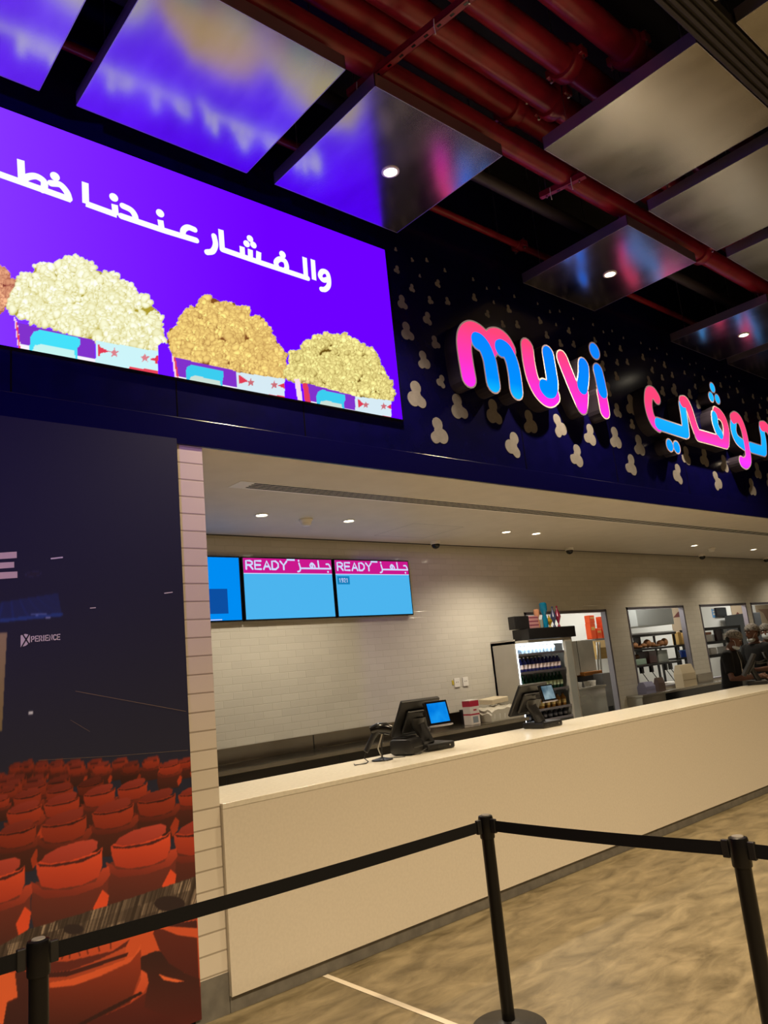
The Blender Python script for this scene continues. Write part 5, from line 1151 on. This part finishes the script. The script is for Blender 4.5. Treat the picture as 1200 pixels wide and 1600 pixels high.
def person(loc, rz, label, lean=0.0, nod=0.0, H=1.7, arms=((-.2, -.25, 1.02), (.2, -.25, 1.02)), hands=((-.06, -.42, 1.05), (.06, -.42, 1.05)), mask='face', turn=0.0, extra=None):
    k = H / 1.70
    t = thing('person', label, 'person', loc, rz)
    V = lambda x, y, z: Vector((x, y - lean * max(0, z - .9), z)) * k
    body = MB(); shirt = MB(); trou = MB()
    tors = [(.86, .115, .165), (.95, .115, .16), (1.05, .105, .15), (1.18, .115, .165), (1.28, .115, .18), (1.36, .1, .185), (1.41, .075, .15), (1.445, .055, .08)]
    body.tube([V(0, 0, z) for z, a, b in tors], [(a * k, b * k) for z, a, b in tors], 20)
    shirt.tube([V(0, 0, z) for z, a, b in tors[:-1]] + [V(0, 0, 1.428)], [((a + .016) * k, (b + .016) * k) for z, a, b in tors[:-1]] + [(.07 * k, .085 * k)], 20)
    hc = V(0, -.02, 1.57) + Vector((0, -nod * .06, -nod * .025))
    body.tube([V(0, .005, 1.40), V(0, 0, 1.46), hc + Vector((0, .015, -.05))], [.06 * k, .054 * k, .055 * k], 14)
    hr = Euler((nod, 0, turn)); q = lambda x, y, z: hc + hr.to_matrix() @ (Vector((x, y, z)) * k)
    body.ell(q(0, .01, .025), (.074 * k, .094 * k, .1 * k), hr, 18, 14); body.ell(q(0, -.03, -.045), (.055 * k, .062 * k, .07 * k), hr, 16, 12)
    body.tube([q(0, -.085, .02), q(0, -.102, -.005), q(0, -.108, -.022), q(0, -.088, -.03)], [.008 * k, .011 * k, .015 * k, .01 * k], 8)
    body.ell(q(0, -.088, -.052), (.024 * k, .01 * k, .011 * k), hr, 10, 6)
    for s in (-1, 1):
        body.ell(q(s * .077, .01, -.005), (.011 * k, .022 * k, .032 * k), hr, 10, 8)
        sh = V(s * .185, 0, 1.365); el = Vector(arms[(s + 1) // 2]) * k; ha = Vector(hands[(s + 1) // 2]) * k; el = el + Vector((0, -lean * .12, 0)); 
        mid = (sh + el) / 2; fm = el + (ha - el) * .35
        body.tube([sh, mid, el, fm, ha], [.056 * k, .048 * k, .04 * k, .042 * k, .027 * k], 12)
        slv = sh + (el - sh) * .78
        shirt.tube([V(s * .12, 0, 1.37), sh, mid, slv], [.075 * k, .074 * k, .066 * k, .064 * k], 14)
        d = (ha - el).normalized(); side = d.cross(Vector((0, 0, 1))).normalized(); up = side.cross(d)
        pc = ha + d * .045 * k
        body.tube([ha - d * .01, ha + d * .03 * k, ha + d * .085 * k], [(.018 * k, .024 * k), (.017 * k, .038 * k), (.014 * k, .04 * k)], 12)
        for f_, (off, ln) in enumerate(((-.03, .062), (-.01, .074), (.011, .07), (.03, .055))):
            b0 = ha + d * .075 * k + side * off * k; b1 = b0 + (d * .55 - up * .25) * ln * k; b2 = b1 + (d * .3 - up * .6) * ln * .7 * k
            body.tube([b0, b1, b2], [.0095 * k, .009 * k, .0075 * k], 8)
        th0 = ha + d * .03 * k - side * .035 * k * s; th1 = th0 + (d * .6 - side * .5 * s - up * .2) * .05 * k; th2 = th1 + (d * .8 - up * .4) * .03 * k
        body.tube([th0, th1, th2], [.012 * k, .0105 * k, .0085 * k], 8)
        hip = V(s * .09, 0, .9); kn = Vector((s * .095, -.015, .49)) * k; an = Vector((s * .1, .02, .09)) * k
        body.tube([hip, (hip + kn) / 2, kn, kn + (an - kn) * .35, an], [.085 * k, .08 * k, .056 * k, .056 * k, .036 * k], 14)
        body.tube([an + Vector((0, .03, -.04)), an + Vector((0, -.06, -.05)), an + Vector((0, -.15, -.06))], [(.03, .04), (.03, .045), (.022, .04)], 10)
        trou.tube([V(s * .075, 0, .93), V(s * .09, 0, .86), (hip + kn) / 2, kn, an + Vector((0, 0, .0))], [.11 * k, .105 * k, .095 * k, .075 * k, .065 * k], 16)
        shoe = MB().tube([an + Vector((0, .055, -.045)), an + Vector((0, -.03, -.04)), an + Vector((0, -.12, -.055)), an + Vector((0, -.18, -.062))], [(.036, .038), (.042, .045), (.032, .05), (.02, .036)], 12)
        shoe.build('shoe', 'blackgloss', t, smooth=True)
    bo = fuse(body, 'body', SKIN, t)
    fuse(shirt, 'shirt', SHIRT, t, .013, 5); fuse(trou, 'trousers', TROU, t, .015, 5)
    # hair net: a shell over the skull with a gathered rim
    n = MB(); b = bmesh.new(); bmesh.ops.create_uvsphere(b, u_segments=22, v_segments=16, radius=1)
    bmesh.ops.delete(b, geom=[v for v in b.verts if v.co.z < -.12], context='VERTS')
    tilt = Euler((nod - .22, 0, turn)).to_matrix()
    for v in b.verts:
        r = 1 + .03 * math.sin(14 * math.atan2(v.co.y, v.co.x)) * (1 - v.co.z); v.co = q(0, .018, .042) + tilt @ (Vector((v.co.x * .087 * r, v.co.y * .108 * r, v.co.z * .088)) * k)
    n._merge(b); no = n.build('hair_net', NET, t, smooth=True)
    rim = [q(0, .018, .042) + tilt @ (Vector((.088 * math.cos(a), .11 * math.sin(a), -.012)) * k) for a in [2 * PI * i / 28 for i in range(29)]]
    MB().tube(rim, .006 * k, 6, False).build('net_band', NET, no, smooth=True)
    hb = MB().ell(q(0, .055, -.02), (.07 * k, .055 * k, .05 * k), hr, 14, 10); hb.build('hair', HAIR, t, smooth=True)
    for s in (-1, 1): MB().ell(q(s * .03, -.078, .022), (.011 * k, .006 * k, .006 * k), hr, 10, 6).build('eye', 'white', t, smooth=True); MB().tube([q(s * .015, -.084, .042), q(s * .032, -.083, .046), q(s * .05, -.074, .04)], .004 * k, 6).build('eyebrow', HAIR, t)
    mz = -.045 if mask == 'face' else -.088
    mk_ = MB().ell(q(0, -.06 if mask == 'face' else -.045, mz), (.058 * k, .055 * k, .05 * k if mask == 'face' else .034 * k), hr, 16, 10); mo = mk_.build('face_mask', MASK, t, smooth=True)
    for s in (-1, 1): MB().tube([q(s * .05, -.06, mz + .02), q(s * .075, -.03, -.01), q(s * .08, .015, .005)], .0022 * k, 5).build('mask_strap', MASK, mo)
    if extra: extra(t, V, k)
    return t
def lanyard(t, V, k):
    MB().tube([V(-.07, -.1, 1.40), V(-.05, -.135, 1.28), V(-.03, -.14, 1.19), V(-.025, -.14, 1.17)], .005, 6).build('lanyard', 'zinc', t)
    MB().box(*(V(-.04, 0, 0).x, V(-.0, 0, 0).x), V(0, -.15, 1.14).y, V(0, -.144, 1.14).y, 1.12 * k, 1.17 * k).build('name_tag', 'white', t)
person((10.32, 5.02, 0), .15, 'worker in black shirt and hair net bowing over the till', .14, .5, 1.70, arms=((-.30, -.10, 1.06), (.29, -.12, 1.06)), hands=((-.09, -.40, 1.07), (.12, -.38, 1.05)), mask='chin', extra=lanyard)
person((11.28, 5.0, 0), -1.95, 'worker in black shirt and hair net turned away, left of two standing together', .05, .1, 1.76, arms=((-.27, -.05, 1.08), (.27, -.02, 1.08)), hands=((-.16, -.28, 1.12), (.16, -.26, 1.08)), mask='chin')
person((11.98, 5.15, 0), -1.25, 'worker in black shirt with mask facing left at the right edge', .04, .12, 1.75, arms=((-.27, -.04, 1.08), (.27, -.04, 1.08)), hands=((-.15, -.28, 1.1), (.15, -.28, 1.1)), mask='face')
